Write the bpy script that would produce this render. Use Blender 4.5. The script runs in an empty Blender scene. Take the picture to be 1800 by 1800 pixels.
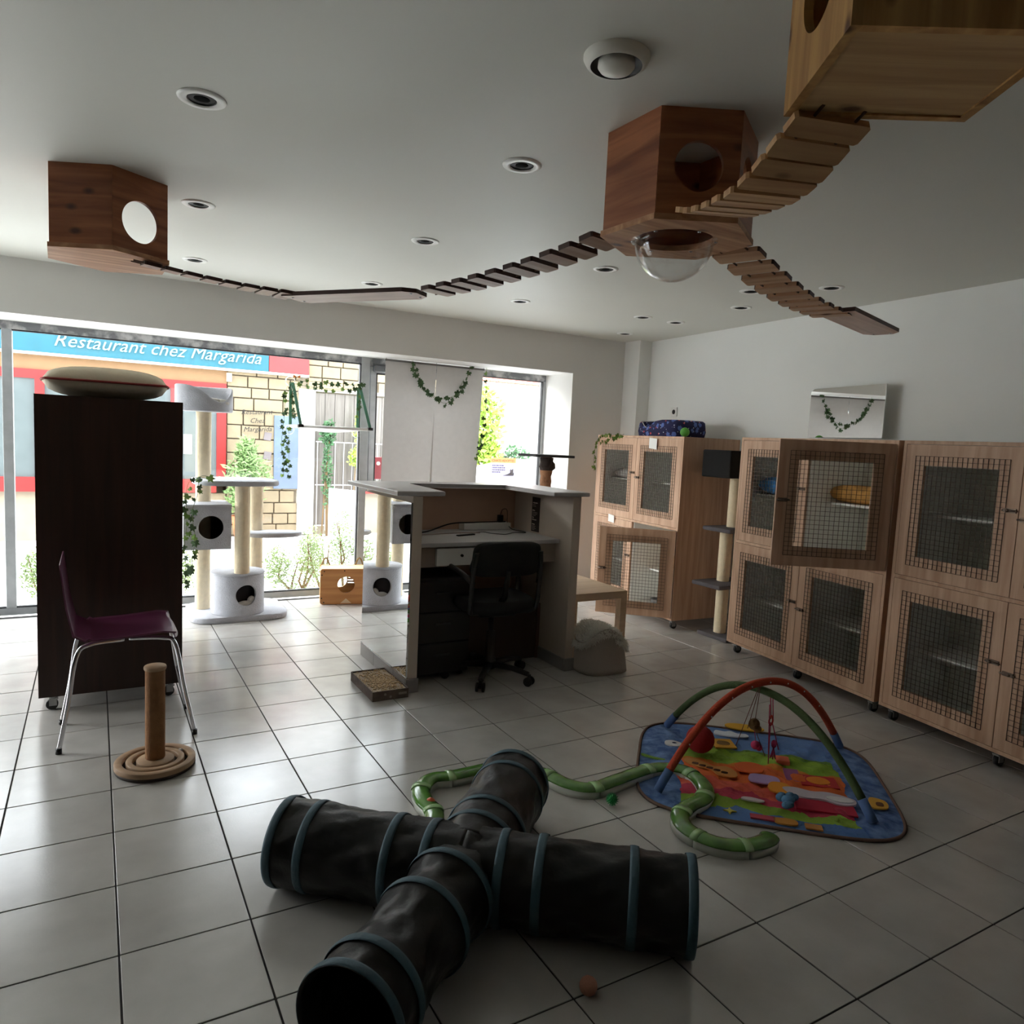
import bpy, bmesh, math, random
from mathutils import Vector, Matrix, Euler
random.seed(7)
PI = math.pi
SC = bpy.context.scene
COL = SC.collection

# ------------------------------------------------------------------ camera
cam_data = bpy.data.cameras.new('camera')
cam = bpy.data.objects.new('camera', cam_data)
COL.objects.link(cam)
R_ = Vector((0.86634877, -0.49717688, 0.04748636))
D_ = Vector((-0.007044, -0.10723332, -0.99420893))
F_ = Vector((0.49938981, 0.86099719, -0.09640357))
CAM = Vector((-0.3767, -3.3411, 1.3874))
mw = Matrix(((R_.x, -D_.x, -F_.x, CAM.x), (R_.y, -D_.y, -F_.y, CAM.y), (R_.z, -D_.z, -F_.z, CAM.z), (0, 0, 0, 1)))
cam.matrix_world = mw
cam_data.sensor_width = 36
cam_data.lens = 36 * 1271.92 / 1800
cam_data.clip_start = 0.02
cam_data.clip_end = 200
SC.camera = cam

# ------------------------------------------------------------------ sky, exposure
SKY = 11.0
world = bpy.data.worlds.new('sky')
SC.world = world
world.use_nodes = True
wn = world.node_tree
bg = wn.nodes['Background']
tc = wn.nodes.new('ShaderNodeTexCoord')
nz = wn.nodes.new('ShaderNodeTexNoise'); nz.inputs['Scale'].default_value = 2.0
rp = wn.nodes.new('ShaderNodeValToRGB')
rp.color_ramp.elements[0].color = (0.78, 0.88, 1.0, 1); rp.color_ramp.elements[1].color = (0.93, 0.965, 1.0, 1)
wn.links.new(tc.outputs['Generated'], nz.inputs['Vector'])
wn.links.new(nz.outputs['Fac'], rp.inputs['Fac'])
wn.links.new(rp.outputs['Color'], bg.inputs['Color'])
bg.inputs['Strength'].default_value = SKY
sun_d = bpy.data.lights.new('sun', 'SUN'); sun_d.energy = 8.0; sun_d.angle = math.radians(50); sun_d.color = (1.0, 0.97, 0.92)
sun = bpy.data.objects.new('sun', sun_d); COL.objects.link(sun)
sun.rotation_euler = Vector((0.84, -0.36, -0.40)).to_track_quat('-Z', 'Y').to_euler()   # from the left, along the street
SC.view_settings.view_transform = 'Standard'
SC.view_settings.look = 'None'
SC.view_settings.gamma = 1
SC.view_settings.use_curve_mapping = False
SC.view_settings.exposure = -0.1
SC.cycles.max_bounces = 12
SC.cycles.diffuse_bounces = 6
SC.cycles.transparent_max_bounces = 24
SC.cycles.sample_clamp_indirect = 12

# ------------------------------------------------------------------ materials
def srgb(r, g, b):
    def c(v):
        v /= 255.0
        return v / 12.92 if v <= 0.04045 else ((v + 0.055) / 1.055) ** 2.4
    return (c(r), c(g), c(b), 1)

MATS = {}
def mat(name, col, rough=0.6, metal=0.0, var=0.06, vscale=6.0, bump=0.0, bscale=60.0, spec=0.5, trans=0.0, alpha=1.0, sheen=0.0):
    if name in MATS: return MATS[name]
    m = bpy.data.materials.new(name); m.use_nodes = True
    nt = m.node_tree; b = nt.nodes['Principled BSDF']
    b.inputs['Roughness'].default_value = rough
    b.inputs['Metallic'].default_value = metal
    b.inputs['Specular IOR Level'].default_value = spec
    b.inputs['Transmission Weight'].default_value = trans
    b.inputs['Alpha'].default_value = alpha
    if sheen: b.inputs['Sheen Weight'].default_value = sheen
    t = nt.nodes.new('ShaderNodeTexCoord')
    n = nt.nodes.new('ShaderNodeTexNoise'); n.inputs['Scale'].default_value = vscale; n.inputs['Detail'].default_value = 4
    nt.links.new(t.outputs['Object'], n.inputs['Vector'])
    r = nt.nodes.new('ShaderNodeValToRGB')
    r.color_ramp.elements[0].position = 0.3; r.color_ramp.elements[1].position = 0.7
    r.color_ramp.elements[0].color = tuple(c * (1 - var) for c in col[:3]) + (1,)
    r.color_ramp.elements[1].color = tuple(min(1, c * (1 + var)) for c in col[:3]) + (1,)
    nt.links.new(n.outputs['Fac'], r.inputs['Fac'])
    nt.links.new(r.outputs['Color'], b.inputs['Base Color'])
    if bump:
        n2 = nt.nodes.new('ShaderNodeTexNoise'); n2.inputs['Scale'].default_value = bscale; n2.inputs['Detail'].default_value = 5
        nt.links.new(t.outputs['Object'], n2.inputs['Vector'])
        bp = nt.nodes.new('ShaderNodeBump'); bp.inputs['Strength'].default_value = bump; bp.inputs['Distance'].default_value = 0.01
        nt.links.new(n2.outputs['Fac'], bp.inputs['Height'])
        nt.links.new(bp.outputs['Normal'], b.inputs['Normal'])
    MATS[name] = m
    return m

def wood(name, light, dark, axis='z', rough=0.5, knots=True, scale=1.0, spec=0.4):
    if name in MATS: return MATS[name]
    m = bpy.data.materials.new(name); m.use_nodes = True
    nt = m.node_tree; b = nt.nodes['Principled BSDF']; L = nt.links.new
    b.inputs['Roughness'].default_value = rough; b.inputs['Specular IOR Level'].default_value = spec
    t = nt.nodes.new('ShaderNodeTexCoord'); oi = nt.nodes.new('ShaderNodeObjectInfo')
    off = nt.nodes.new('ShaderNodeVectorMath'); off.operation = 'MULTIPLY_ADD'
    cb = nt.nodes.new('ShaderNodeCombineXYZ')
    for i in range(3): L(oi.outputs['Random'], cb.inputs[i])
    L(cb.outputs[0], off.inputs[0]); off.inputs[1].default_value = (7, 5, 3); L(t.outputs['Object'], off.inputs[2])
    mp = nt.nodes.new('ShaderNodeMapping'); s = [26 * scale] * 3
    for q in axis: s['xyz'.index(q)] = (1.6 if len(axis) == 1 else 2.6) * scale
    mp.inputs['Scale'].default_value = s
    L(off.outputs[0], mp.inputs['Vector'])
    n = nt.nodes.new('ShaderNodeTexNoise'); n.inputs['Scale'].default_value = 1.0; n.inputs['Detail'].default_value = 5; n.inputs['Distortion'].default_value = 0.6
    L(mp.outputs[0], n.inputs['Vector'])
    r = nt.nodes.new('ShaderNodeValToRGB'); r.color_ramp.elements[0].position = 0.32; r.color_ramp.elements[1].position = 0.68
    r.color_ramp.elements[0].color = light; r.color_ramp.elements[1].color = dark
    L(n.outputs['Fac'], r.inputs['Fac'])
    out = r.outputs['Color']
    if knots:
        mp2 = nt.nodes.new('ShaderNodeMapping'); s2 = [9 * scale] * 3
        for q in axis: s2['xyz'.index(q)] = 5 * scale
        mp2.inputs['Scale'].default_value = s2; L(off.outputs[0], mp2.inputs['Vector'])
        v = nt.nodes.new('ShaderNodeTexVoronoi'); v.inputs['Scale'].default_value = 1.0; L(mp2.outputs[0], v.inputs['Vector'])
        r2 = nt.nodes.new('ShaderNodeValToRGB'); r2.color_ramp.elements[0].position = 0.07; r2.color_ramp.elements[1].position = 0.16
        r2.color_ramp.elements[0].color = (0.22, 0.13, 0.09, 1); r2.color_ramp.elements[1].color = (1, 1, 1, 1)
        L(v.outputs['Distance'], r2.inputs['Fac'])
        mx = nt.nodes.new('ShaderNodeMix'); mx.data_type = 'RGBA'; mx.blend_type = 'MULTIPLY'; mx.inputs[0].default_value = 1
        L(out, mx.inputs[6]); L(r2.outputs['Color'], mx.inputs[7]); out = mx.outputs[2]
    L(out, b.inputs['Base Color'])
    MATS[name] = m
    return m

def glass_mat(name, tint=(0.965, 0.965, 0.955, 1), ior=1.45, rough=0.0):
    if name in MATS: return MATS[name]
    m = bpy.data.materials.new(name); m.use_nodes = True
    nt = m.node_tree; nt.nodes.clear(); L = nt.links.new
    o = nt.nodes.new('ShaderNodeOutputMaterial'); tr = nt.nodes.new('ShaderNodeBsdfTransparent'); gl = nt.nodes.new('ShaderNodeBsdfGlossy')
    lw = nt.nodes.new('ShaderNodeLayerWeight'); lw.inputs['Blend'].default_value = 0.5; mx = nt.nodes.new('ShaderNodeMixShader')
    pw = nt.nodes.new('ShaderNodeMath'); pw.operation = 'POWER'; pw.inputs[1].default_value = 5.0
    fr = nt.nodes.new('ShaderNodeMath'); fr.operation = 'MULTIPLY_ADD'; fr.inputs[1].default_value = 0.9; fr.inputs[2].default_value = ((ior - 1) / (ior + 1)) ** 2
    L(lw.outputs['Facing'], pw.inputs[0]); L(pw.outputs[0], fr.inputs[0])
    tr.inputs['Color'].default_value = tint; gl.inputs['Roughness'].default_value = rough
    L(fr.outputs[0], mx.inputs[0]); L(tr.outputs[0], mx.inputs[1]); L(gl.outputs[0], mx.inputs[2]); L(mx.outputs[0], o.inputs[0])
    MATS[name] = m
    return m

def mirror_mat():
    if 'mirror silver' in MATS: return MATS['mirror silver']
    m = bpy.data.materials.new('mirror silver'); m.use_nodes = True
    b = m.node_tree.nodes['Principled BSDF']; b.inputs['Metallic'].default_value = 1; b.inputs['Roughness'].default_value = 0.01
    n = m.node_tree.nodes.new('ShaderNodeTexNoise'); r = m.node_tree.nodes.new('ShaderNodeValToRGB')
    r.color_ramp.elements[0].color = (0.84, 0.86, 0.86, 1); r.color_ramp.elements[1].color = (0.88, 0.9, 0.9, 1)
    m.node_tree.links.new(n.outputs['Fac'], r.inputs['Fac']); m.node_tree.links.new(r.outputs['Color'], b.inputs['Base Color'])
    MATS['mirror silver'] = m
    return m

def cloth_mat(name, col, trans=0.3):
    m = mat(name, col, rough=0.9, var=0.03, vscale=20, bump=0.15, bscale=300)
    nt = m.node_tree; b = nt.nodes['Principled BSDF']; L = nt.links.new
    o = [n for n in nt.nodes if n.type == 'OUTPUT_MATERIAL'][0]
    tl = nt.nodes.new('ShaderNodeBsdfTranslucent'); tl.inputs['Color'].default_value = col
    mx = nt.nodes.new('ShaderNodeMixShader'); mx.inputs[0].default_value = trans
    L(b.outputs[0], mx.inputs[1]); L(tl.outputs[0], mx.inputs[2]); L(mx.outputs[0], o.inputs[0])
    return m

# ------------------------------------------------------------------ mesh builder
class MB:
    def __init__(s): s.bm = bmesh.new()
    def box(s, x0, x1, y0, y1, z0, z1, M=None, bev=0.0):
        vs = [s.bm.verts.new((x, y, z)) for z in (z0, z1) for y in (y0, y1) for x in (x0, x1)]
        fs = [(0, 2, 3, 1), (4, 5, 7, 6), (0, 1, 5, 4), (2, 6, 7, 3), (0, 4, 6, 2), (1, 3, 7, 5)]
        nf = [s.bm.faces.new([vs[i] for i in f]) for f in fs]
        if bev:
            es = list({e for f in nf for e in f.edges})
            r = bmesh.ops.bevel(s.bm, geom=es, offset=bev, segments=2, affect='EDGES', profile=0.5)
            vs = list({v for f in r['faces'] for v in f.verts} | {v for v in vs if v.is_valid})
        if M is not None:
            for v in vs: v.co = M @ v.co
        return s
    def cyl(s, p0, p1, r0, r1=None, n=16, caps=True):
        return s.tube([p0, p1], [r0, r0 if r1 is None else r1], n, caps)
    def tube(s, pts, rad, n=8, caps=True, closed=False, flat=1.0):
        pts = [Vector(p) for p in pts]; k = len(pts)
        if not isinstance(rad, (list, tuple)): rad = [rad] * k
        rings = []; prev = None
        for i in range(k):
            if closed: t = pts[(i + 1) % k] - pts[i - 1]
            else: t = pts[min(i + 1, k - 1)] - pts[max(i - 1, 0)]
            t = t.normalized() if t.length > 1e-9 else Vector((0, 0, 1))
            if prev is None:
                a = Vector((0, 0, 1)) if abs(t.z) < 0.9 else Vector((1, 0, 0))
                u = t.cross(a).normalized()
            else:
                u = (prev - t * prev.dot(t)); u = u.normalized() if u.length > 1e-6 else t.orthogonal().normalized()
            prev = u; w = t.cross(u)
            rings.append([s.bm.verts.new(pts[i] + (u * math.cos(2 * PI * j / n) + w * math.sin(2 * PI * j / n) * flat) * rad[i]) for j in range(n)])
        for i in range(k if closed else k - 1):
            A, B = rings[i], rings[(i + 1) % k]
            for j in range(n):
                f = s.bm.faces.new((A[j], A[(j + 1) % n], B[(j + 1) % n], B[j])); f.smooth = True
        if caps and not closed:
            s.bm.faces.new(rings[0][::-1]); s.bm.faces.new(rings[-1])
        return s
    def lathe(s, prof, n=32, c=(0, 0, 0), M=None, smooth=True):
        rings = []
        for r, z in prof:
            if r < 1e-6: v = s.bm.verts.new((c[0], c[1], c[2] + z)); rings.append([v])
            else: rings.append([s.bm.verts.new((c[0] + r * math.cos(2 * PI * j / n), c[1] + r * math.sin(2 * PI * j / n), c[2] + z)) for j in range(n)])
        for A, B in zip(rings, rings[1:]):
            for j in range(n):
                a = [A[j % len(A)], A[(j + 1) % len(A)], B[(j + 1) % len(B)], B[j % len(B)]]
                q = []
                for v in a:
                    if v not in q: q.append(v)
                if len(q) >= 3:
                    try: f = s.bm.faces.new(q); f.smooth = smooth
                    except ValueError: pass
        if M is not None:
            for R in rings:
                for v in R: v.co = M @ v.co
        return s
    def prism(s, poly, z0, z1, M=None):
        a = [s.bm.verts.new((p[0], p[1], z0)) for p in poly]; b = [s.bm.verts.new((p[0], p[1], z1)) for p in poly]
        s.bm.faces.new(a[::-1]); s.bm.faces.new(b); k = len(poly)
        for i in range(k): s.bm.faces.new((a[i], a[(i + 1) % k], b[(i + 1) % k], b[i]))
        if M is not None:
            for v in a + b: v.co = M @ v.co
        return s
    def holed(s, poly, hole, z0, z1, n=48, M=None):
        """convex polygon plate with one hole; hole = (cx, cy, r) or list of points seen by angle"""
        cx, cy, r = hole
        angs = sorted(set([2 * PI * i / n for i in range(n)] + [math.atan2(p[1] - cy, p[0] - cx) % (2 * PI) for p in poly]))
        def outer(a):
            d = Vector((math.cos(a), math.sin(a))); best = 1e9
            for i in range(len(poly)):
                p = Vector(poly[i]) - Vector((cx, cy)); q = Vector(poly[(i + 1) % len(poly)]) - Vector((cx, cy)); e = q - p
                den = d.x * e.y - d.y * e.x
                if abs(den) < 1e-12: continue
                t = (p.x * e.y - p.y * e.x) / den; u = (p.x * d.y - p.y * d.x) / den
                if t > 0 and -1e-6 <= u <= 1 + 1e-6: best = min(best, t)
            return (cx + d.x * best, cy + d.y * best)
        L = []
        for a in angs:
            o = outer(a); h = (cx + r * math.cos(a), cy + r * math.sin(a))
            L.append([s.bm.verts.new((o[0], o[1], z0)), s.bm.verts.new((o[0], o[1], z1)), s.bm.verts.new((h[0], h[1], z1)), s.bm.verts.new((h[0], h[1], z0))])
        k = len(L)
        for i in range(k):
            A, B = L[i], L[(i + 1) % k]
            for j in range(4):
                s.bm.faces.new((A[j], B[j], B[(j + 1) % 4], A[(j + 1) % 4]))
        if M is not None:
            for l in L:
                for v in l: v.co = M @ v.co
        return s
    def ball(s, c, r, sub=2, sc=(1, 1, 1), M=None):
        q = bmesh.ops.create_icosphere(s.bm, subdivisions=sub, radius=1)
        for v in q['verts']:
            v.co = Vector((v.co.x * r * sc[0], v.co.y * r * sc[1], v.co.z * r * sc[2])) + Vector(c)
            if M is not None: v.co = M @ v.co
            for f in v.link_faces: f.smooth = True
        return s
    def quad(s, *ps):
        s.bm.faces.new([s.bm.verts.new(p) for p in ps]); return s
    def grid(s, fn, nu, nv, smooth=True):
        V = [[s.bm.verts.new(fn(i / nu, j / nv)) for j in range(nv + 1)] for i in range(nu + 1)]
        for i in range(nu):
            for j in range(nv):
                f = s.bm.faces.new((V[i][j], V[i + 1][j], V[i + 1][j + 1], V[i][j + 1])); f.smooth = smooth
        return V
    def obj(s, name, m, parent=None, fixn=True):
        if fixn: bmesh.ops.recalc_face_normals(s.bm, faces=s.bm.faces)
        me = bpy.data.meshes.new(name); s.bm.to_mesh(me); s.bm.free()
        if m is not None:
            for x in (m if isinstance(m, (list, tuple)) else [m]): me.materials.append(x)
        o = bpy.data.objects.new(name, me); COL.objects.link(o)
        if parent is not None: o.parent = parent
        return o

def tag(o, label, cat, group=None):
    o['label'] = label; o['category'] = cat
    if group: o['group'] = group
    return o
def thing(name, label, cat, loc=(0, 0, 0), rz=0.0, group=None):
    o = bpy.data.objects.new(name, None); COL.objects.link(o); o.empty_display_size = 0.05
    o.location = loc; o.rotation_euler = (0, 0, rz)
    return tag(o, label, cat, group)
def struct(o): o['kind'] = 'structure'; return o
def stuff(o): o['kind'] = 'stuff'; return o
def dup(root, loc=None, rz=None, label=None):
    r = root.copy(); COL.objects.link(r)
    if loc is not None: r.location = loc
    if rz is not None: r.rotation_euler = (0, 0, rz)
    if label: r['label'] = label
    for ch in list(root.children):
        c = ch.copy(); COL.objects.link(c); c.parent = r
        for g in list(ch.children):
            d = g.copy(); COL.objects.link(d); d.parent = c
    return r
def inst(src, name, parent, M):
    o = bpy.data.objects.new(name, src); COL.objects.link(o); o.parent = parent; o.matrix_local = M
    return o
def rot(ax, a): return Matrix.Rotation(a, 4, ax)
def tr(x, y, z): return Matrix.Translation((x, y, z))
def text_mesh(s, size, m, parent, M, name='lettering', extrude=0.002, shear=0.0, align='LEFT', space=1.0, spread=1.0):
    cu = bpy.data.curves.new('t', 'FONT'); cu.body = s; cu.size = size; cu.extrude = extrude; cu.shear = shear; cu.align_x = align; cu.space_line = space; cu.space_character = spread
    cu.resolution_u = 2
    o = bpy.data.objects.new('t', cu); COL.objects.link(o)
    me = bpy.data.meshes.new_from_object(o); bpy.data.objects.remove(o); me.materials.append(m)
    t = bpy.data.objects.new(name, me); COL.objects.link(t); t.parent = parent; t.matrix_local = M
    return t
def cat_rom(pts, n=8, closed=False):
    pts = [Vector(p) for p in pts]; out = []; k = len(pts)
    for i in range(k if closed else k - 1):
        if closed: p0, p1, p2, p3 = pts[i - 1], pts[i], pts[(i + 1) % k], pts[(i + 2) % k]
        else: p0, p1, p2, p3 = pts[max(i - 1, 0)], pts[i], pts[i + 1], pts[min(i + 2, k - 1)]
        for j in range(n):
            t = j / n
            out.append(0.5 * ((2 * p1) + (-p0 + p2) * t + (2 * p0 - 5 * p1 + 4 * p2 - p3) * t * t + (-p0 + 3 * p1 - 3 * p2 + p3) * t ** 3))
    if not closed: out.append(pts[-1])
    return out

# colour library
WALL = mat('white wall paint', srgb(240, 241, 238), 0.75, var=0.02, vscale=1.5, bump=0.05, bscale=25)
WALLW = mat('shade greyed window wall paint', srgb(228, 227, 224), 0.75, var=0.02, vscale=1.5, bump=0.05, bscale=25)  # greyer copy of the wall paint, shade of the window wall in its colour
CEIL = mat('ceiling paint', srgb(216, 216, 208), 0.55, var=0.02, vscale=1.2, bump=0.05, bscale=12)
DARKWALL = mat('back wall paint', srgb(104, 96, 90), 0.8, var=0.03)
FRAMEM = mat('grey aluminium frame', srgb(176, 180, 182), 0.45, var=0.10, vscale=14)
BLACK = mat('black plastic', srgb(20, 19, 20), 0.5, var=0.1)
RUBBER = mat('black gasket rubber', srgb(26, 28, 32), 0.6)
CHROME = mat('chrome metal', srgb(200, 200, 205), 0.18, 1.0)
DMETAL = mat('dark steel wire', srgb(62, 48, 40), 0.45, 0.6)
PINE = wood('pale pine boards', srgb(214, 178, 150), srgb(186, 146, 118), 'z', 0.5, knots=False)
PINEX = wood('pine plank underside', srgb(206, 158, 118), srgb(160, 108, 72), 'x', 0.5)
PINEY = wood('golden pine grain', srgb(204, 160, 98), srgb(160, 112, 58), 'z', 0.5)
PINER = wood('red brown pine', srgb(178, 112, 72), srgb(122, 66, 38), 'xy', 0.4)
DWOOD = wood('silhouette dark cabinet wood', srgb(58, 34, 26), srgb(38, 22, 16), 'z', 0.5, knots=False)  # shade of the backlit left cabinet put into the wood colour
WHITEP = mat('white melamine', srgb(236, 236, 232), 0.4, var=0.02)
GLASS = glass_mat('window glass')
CLEAR = glass_mat('clear acrylic', (0.97, 0.97, 0.97, 1), 1.5)
PLUSH = mat('grey plush', srgb(186, 188, 196), 0.95, var=0.12, vscale=9, bump=0.6, bscale=120, sheen=0.3)
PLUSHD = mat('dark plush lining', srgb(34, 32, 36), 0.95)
FLUFF = mat('white fluffy plush', srgb(206, 204, 200), 0.95, var=0.08, bump=0.6, bscale=150)
SISAL = mat('sisal rope', srgb(238, 222, 190), 0.9, var=0.06, vscale=30, bump=0.35, bscale=180)
SISALD = mat('brown sisal rope', srgb(150, 106, 70), 0.9, var=0.15, vscale=30, bump=0.4, bscale=160)
LEAFM = mat('ivy leaf green', srgb(58, 88, 46), 0.6, var=0.25, vscale=30)
LEAFL = mat('light ivy leaf green', srgb(108, 142, 60), 0.6, var=0.25, vscale=30)
VINE = mat('ivy vine stem', srgb(96, 110, 60), 0.7)
# ================================================================== SETTING
H = 2.39; YW = 2.28; YG = 2.74; TS = 0.33
XL = -3.2; YB = -5.2
RW0 = Vector((4.2, 2.06)); RW1 = Vector((4.01, -0.47))
def rwx(y): return RW0.x + (RW1.x - RW0.x) * (y - RW0.y) / (RW1.y - RW0.y)

# floor: a grout bed carrying one object per tile
m_grout = mat('dark floor grout', srgb(44, 41, 40), 0.9, var=0.15, vscale=8)
def tile_mat():
    m = bpy.data.materials.new('glazed floor tile'); m.use_nodes = True
    nt = m.node_tree; b = nt.nodes['Principled BSDF']; L = nt.links.new
    t = nt.nodes.new('ShaderNodeTexCoord'); oi = nt.nodes.new('ShaderNodeObjectInfo')
    ad = nt.nodes.new('ShaderNodeVectorMath'); ad.operation = 'ADD'; L(t.outputs['Object'], ad.inputs[0]); L(oi.outputs['Location'], ad.inputs[1])
    n = nt.nodes.new('ShaderNodeTexNoise'); n.inputs['Scale'].default_value = 5; n.inputs['Detail'].default_value = 6; L(ad.outputs[0], n.inputs['Vector'])
    r = nt.nodes.new('ShaderNodeValToRGB'); r.color_ramp.elements[0].position = 0.3; r.color_ramp.elements[1].position = 0.72
    r.color_ramp.elements[0].color = srgb(180, 177, 172); r.color_ramp.elements[1].color = srgb(198, 196, 192)
    L(n.outputs['Fac'], r.inputs['Fac'])
    hs = nt.nodes.new('ShaderNodeHueSaturation'); mr = nt.nodes.new('ShaderNodeMapRange'); mr.inputs['To Min'].default_value = 0.95; mr.inputs['To Max'].default_value = 1.04
    L(oi.outputs['Random'], mr.inputs['Value']); L(mr.outputs[0], hs.inputs['Value']); L(r.outputs['Color'], hs.inputs['Color']); L(hs.outputs[0], b.inputs['Base Color'])
    n2 = nt.nodes.new('ShaderNodeTexNoise'); n2.inputs['Scale'].default_value = 140; n2.inputs['Detail'].default_value = 3; L(ad.outputs[0], n2.inputs['Vector'])
    bp = nt.nodes.new('ShaderNodeBump'); bp.inputs['Strength'].default_value = 0.10; bp.inputs['Distance'].default_value = 0.002
    L(n2.outputs['Fac'], bp.inputs['Height']); L(bp.outputs[0], b.inputs['Normal'])
    b.inputs['Roughness'].default_value = 0.2; b.inputs['Specular IOR Level'].default_value = 1.0
    return m
m_tile = tile_mat()
floor = struct(MB().box(XL - 0.1, 4.4, YB - 0.1, YG - 0.03, -0.06, -0.003).obj('floor', m_grout))
tm = MB().box(-0.1624, 0.1624, -0.1624, 0.1624, -0.010, 0.0, bev=0.0012).obj('tile', m_tile, floor)
tile_me = tm.data; bpy.data.objects.remove(tm)
def in_view(p, mar=0.16):
    d = Vector(p) - CAM; z = d.dot(F_)
    if z < 0.15: return False
    x = d.dot(R_) / z * 1271.92 / 900; y = d.dot(D_) / z * 1271.92 / 900
    return abs(x) < 1 + mar and abs(y) < 1 + mar
cells = []
i0 = int(math.floor(XL / TS)); 
for i in range(i0, 13):
    for j in range(int(math.floor(YB / TS)), 9):
        cx = (i + 0.5) * TS; cy = (j + 0.5) * TS
        if cx - 0.165 < XL - 0.09 or cx + 0.165 > 4.4 or cy + 0.165 > YG + 0.12 or cy < YB: continue
        v = in_view((cx, cy, 0)); cells.append((0 if v else 1, (Vector((cx, cy, 0)) - CAM).length, cx, cy))
cells.sort()
far = MB()
for k, (v, d, cx, cy) in enumerate(cells):
    if k < 296 and v == 0:
        o = bpy.data.objects.new('tile', tile_me); COL.objects.link(o); o.parent = floor
        yy = cy
        o.location = (cx, yy, random.uniform(-0.0004, 0.0004))
        if cy + 0.165 > YG - 0.03: o.scale = (1, (YG - 0.03 - (cy - 0.1632)) / 0.3264, 1); o.location.y = (cy - 0.1632 + YG - 0.03) / 2
    else:
        far.box(cx - 0.1632, cx + 0.1632, cy - 0.1632, min(cy + 0.1632, YG - 0.03), -0.010, 0.0)
stuff(far.obj('tile_field', m_tile, floor))

# ceiling
ceiling = struct(MB().box(XL - 0.2, 4.5, YB - 0.2, YW + 0.01, H, H + 0.12).obj('ceiling', CEIL))
# walls
LW0, LW1 = 1.3, 2.6
m = MB(); m.box(XL - 0.12, XL, YB - 0.1, LW0, -0.05, H); m.box(XL - 0.12, XL, LW1, YG + 0.1, -0.05, H); m.box(XL - 0.12, XL, LW0, LW1, 2.045, H)
struct(m.obj('wall_left', DARKWALL))
struct(MB().box(XL - 0.1, 4.4, YB - 0.12, YB, -0.05, H).obj('wall_back', DARKWALL))
a = Vector((rwx(2.1), 2.1)); b = Vector((rwx(YB), YB))
m = MB().prism([(a.x, a.y), (b.x, b.y), (b.x + 0.15, b.y), (a.x + 0.15, a.y)], -0.05, H)
struct(m.obj('wall_right', WALL))
# window wall: lintel beam, pier on the right, chimney breast in the corner, left pier
m = MB()
m.box(XL, 4.45, YW, YG + 0.10, 2.045, H + 0.1)
struct(m.obj('wall_front', WALLW))
struct(MB().box(3.465, 4.45, YW, YG + 0.10, -0.05, 2.045).obj('wall_front_right', WALLW))
struct(MB().box(XL, -3.0, YW, YG + 0.1, -0.05, 2.045).obj('wall_front_left', WALLW))
m = MB().box(4.055, 4.5, 2.06, YW + 0.05, -0.05, H)
struct(m.obj('wall_corner_pier', WALL))
struct(MB().box(3.4645, 4.055, YW - 0.012, YW, 0.0, 0.075).obj('baseboard_front', mat('skirting tile', srgb(186, 180, 174), 0.3)))
d = (b - a).normalized(); ang = math.atan2(d.y, d.x)
m = MB().box(0, (b - a).length, -0.012, 0.0, 0, 0.075, M=tr(a.x, a.y, 0) @ rot('Z', ang))
struct(m.obj('baseboard_right', mat('skirting tile', (1, 1, 1, 1))))

# shopfront windows
def window(name, x0, x1, z1, parts):
    root = bpy.data.objects.new(name, None); COL.objects.link(root); struct(root); root.location = (0, YG, 0)
    return root
def frame_rect(m, x0, x1, z0, z1, w, y0, y1):
    m.box(x0, x0 + w, y0, y1, z0, z1); m.box(x1 - w, x1, y0, y1, z0, z1)
    m.box(x0 + w, x1 - w, y0, y1, z1 - w, z1); m.box(x0 + w, x1 - w, y0, y1, z0, z0 + w)
def peel_mat():
    m = mat('weathered frame head', srgb(150, 150, 150), 0.7, var=0.28, vscale=34, bump=0.6, bscale=40)
    r = [n for n in m.node_tree.nodes if n.type == 'VALTORGB'][0]; r.color_ramp.elements[0].position = .46; r.color_ramp.elements[1].position = .60
    r.color_ramp.elements[0].color = srgb(136, 138, 142); r.color_ramp.elements[1].color = srgb(214, 214, 214)
    n = [n for n in m.node_tree.nodes if n.type == 'TEX_NOISE'][0]; n.inputs['Scale'].default_value = 9
    return m
HEAD = peel_mat()
GAS = RUBBER
w1 = window('window_1', -3.0, 1.63, 2.045, None)
MB().box(-3.0, 1.60, 0.0, 0.06, 0.0, 0.055, bev=0.004).obj('bottom_rail', FRAMEM, w1)
MB().box(-3.0, 1.60, 0.0, 0.06, 1.99, 2.045).obj('head_rail', HEAD, w1)
MB().box(1.60, 1.675, -0.01, 0.07, 0.0, 2.045, bev=0.004).obj('mullion', FRAMEM, w1)
MB().box(-3.0, -2.95, 0, 0.06, 0.055, 1.99).obj('side_rail', FRAMEM, w1)
m = MB(); frame_rect(m, -2.95, 1.60, 0.055, 1.99, 0.008, -0.004, 0.03); m.obj('gasket', GAS, w1)
MB().box(-2.945, 1.595, 0.022, 0.030, 0.06, 1.985).obj('pane', GLASS, w1)
MB().box(-0.92, -0.86, -0.01, 0.07, 0.055, 1.99, bev=0.004).obj('mullion', FRAMEM, w1)
w3 = window('added_window_3', 0, 0, 0, None); w3.location = (XL - 0.06, 0, 0)  # unseen side window, added to bring in daylight from the left
m = MB(); m.box(-0.03, 0.03, LW0, LW1, 0, 0.055); m.box(-0.03, 0.03, LW0, LW1, 1.99, 2.045)
for yy in (LW0, (LW0 + LW1) / 2 - 0.03, LW1 - 0.06): m.box(-0.03, 0.03, yy, yy + 0.06, 0.055, 1.99)
m.obj('frame', FRAMEM, w3)
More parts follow.
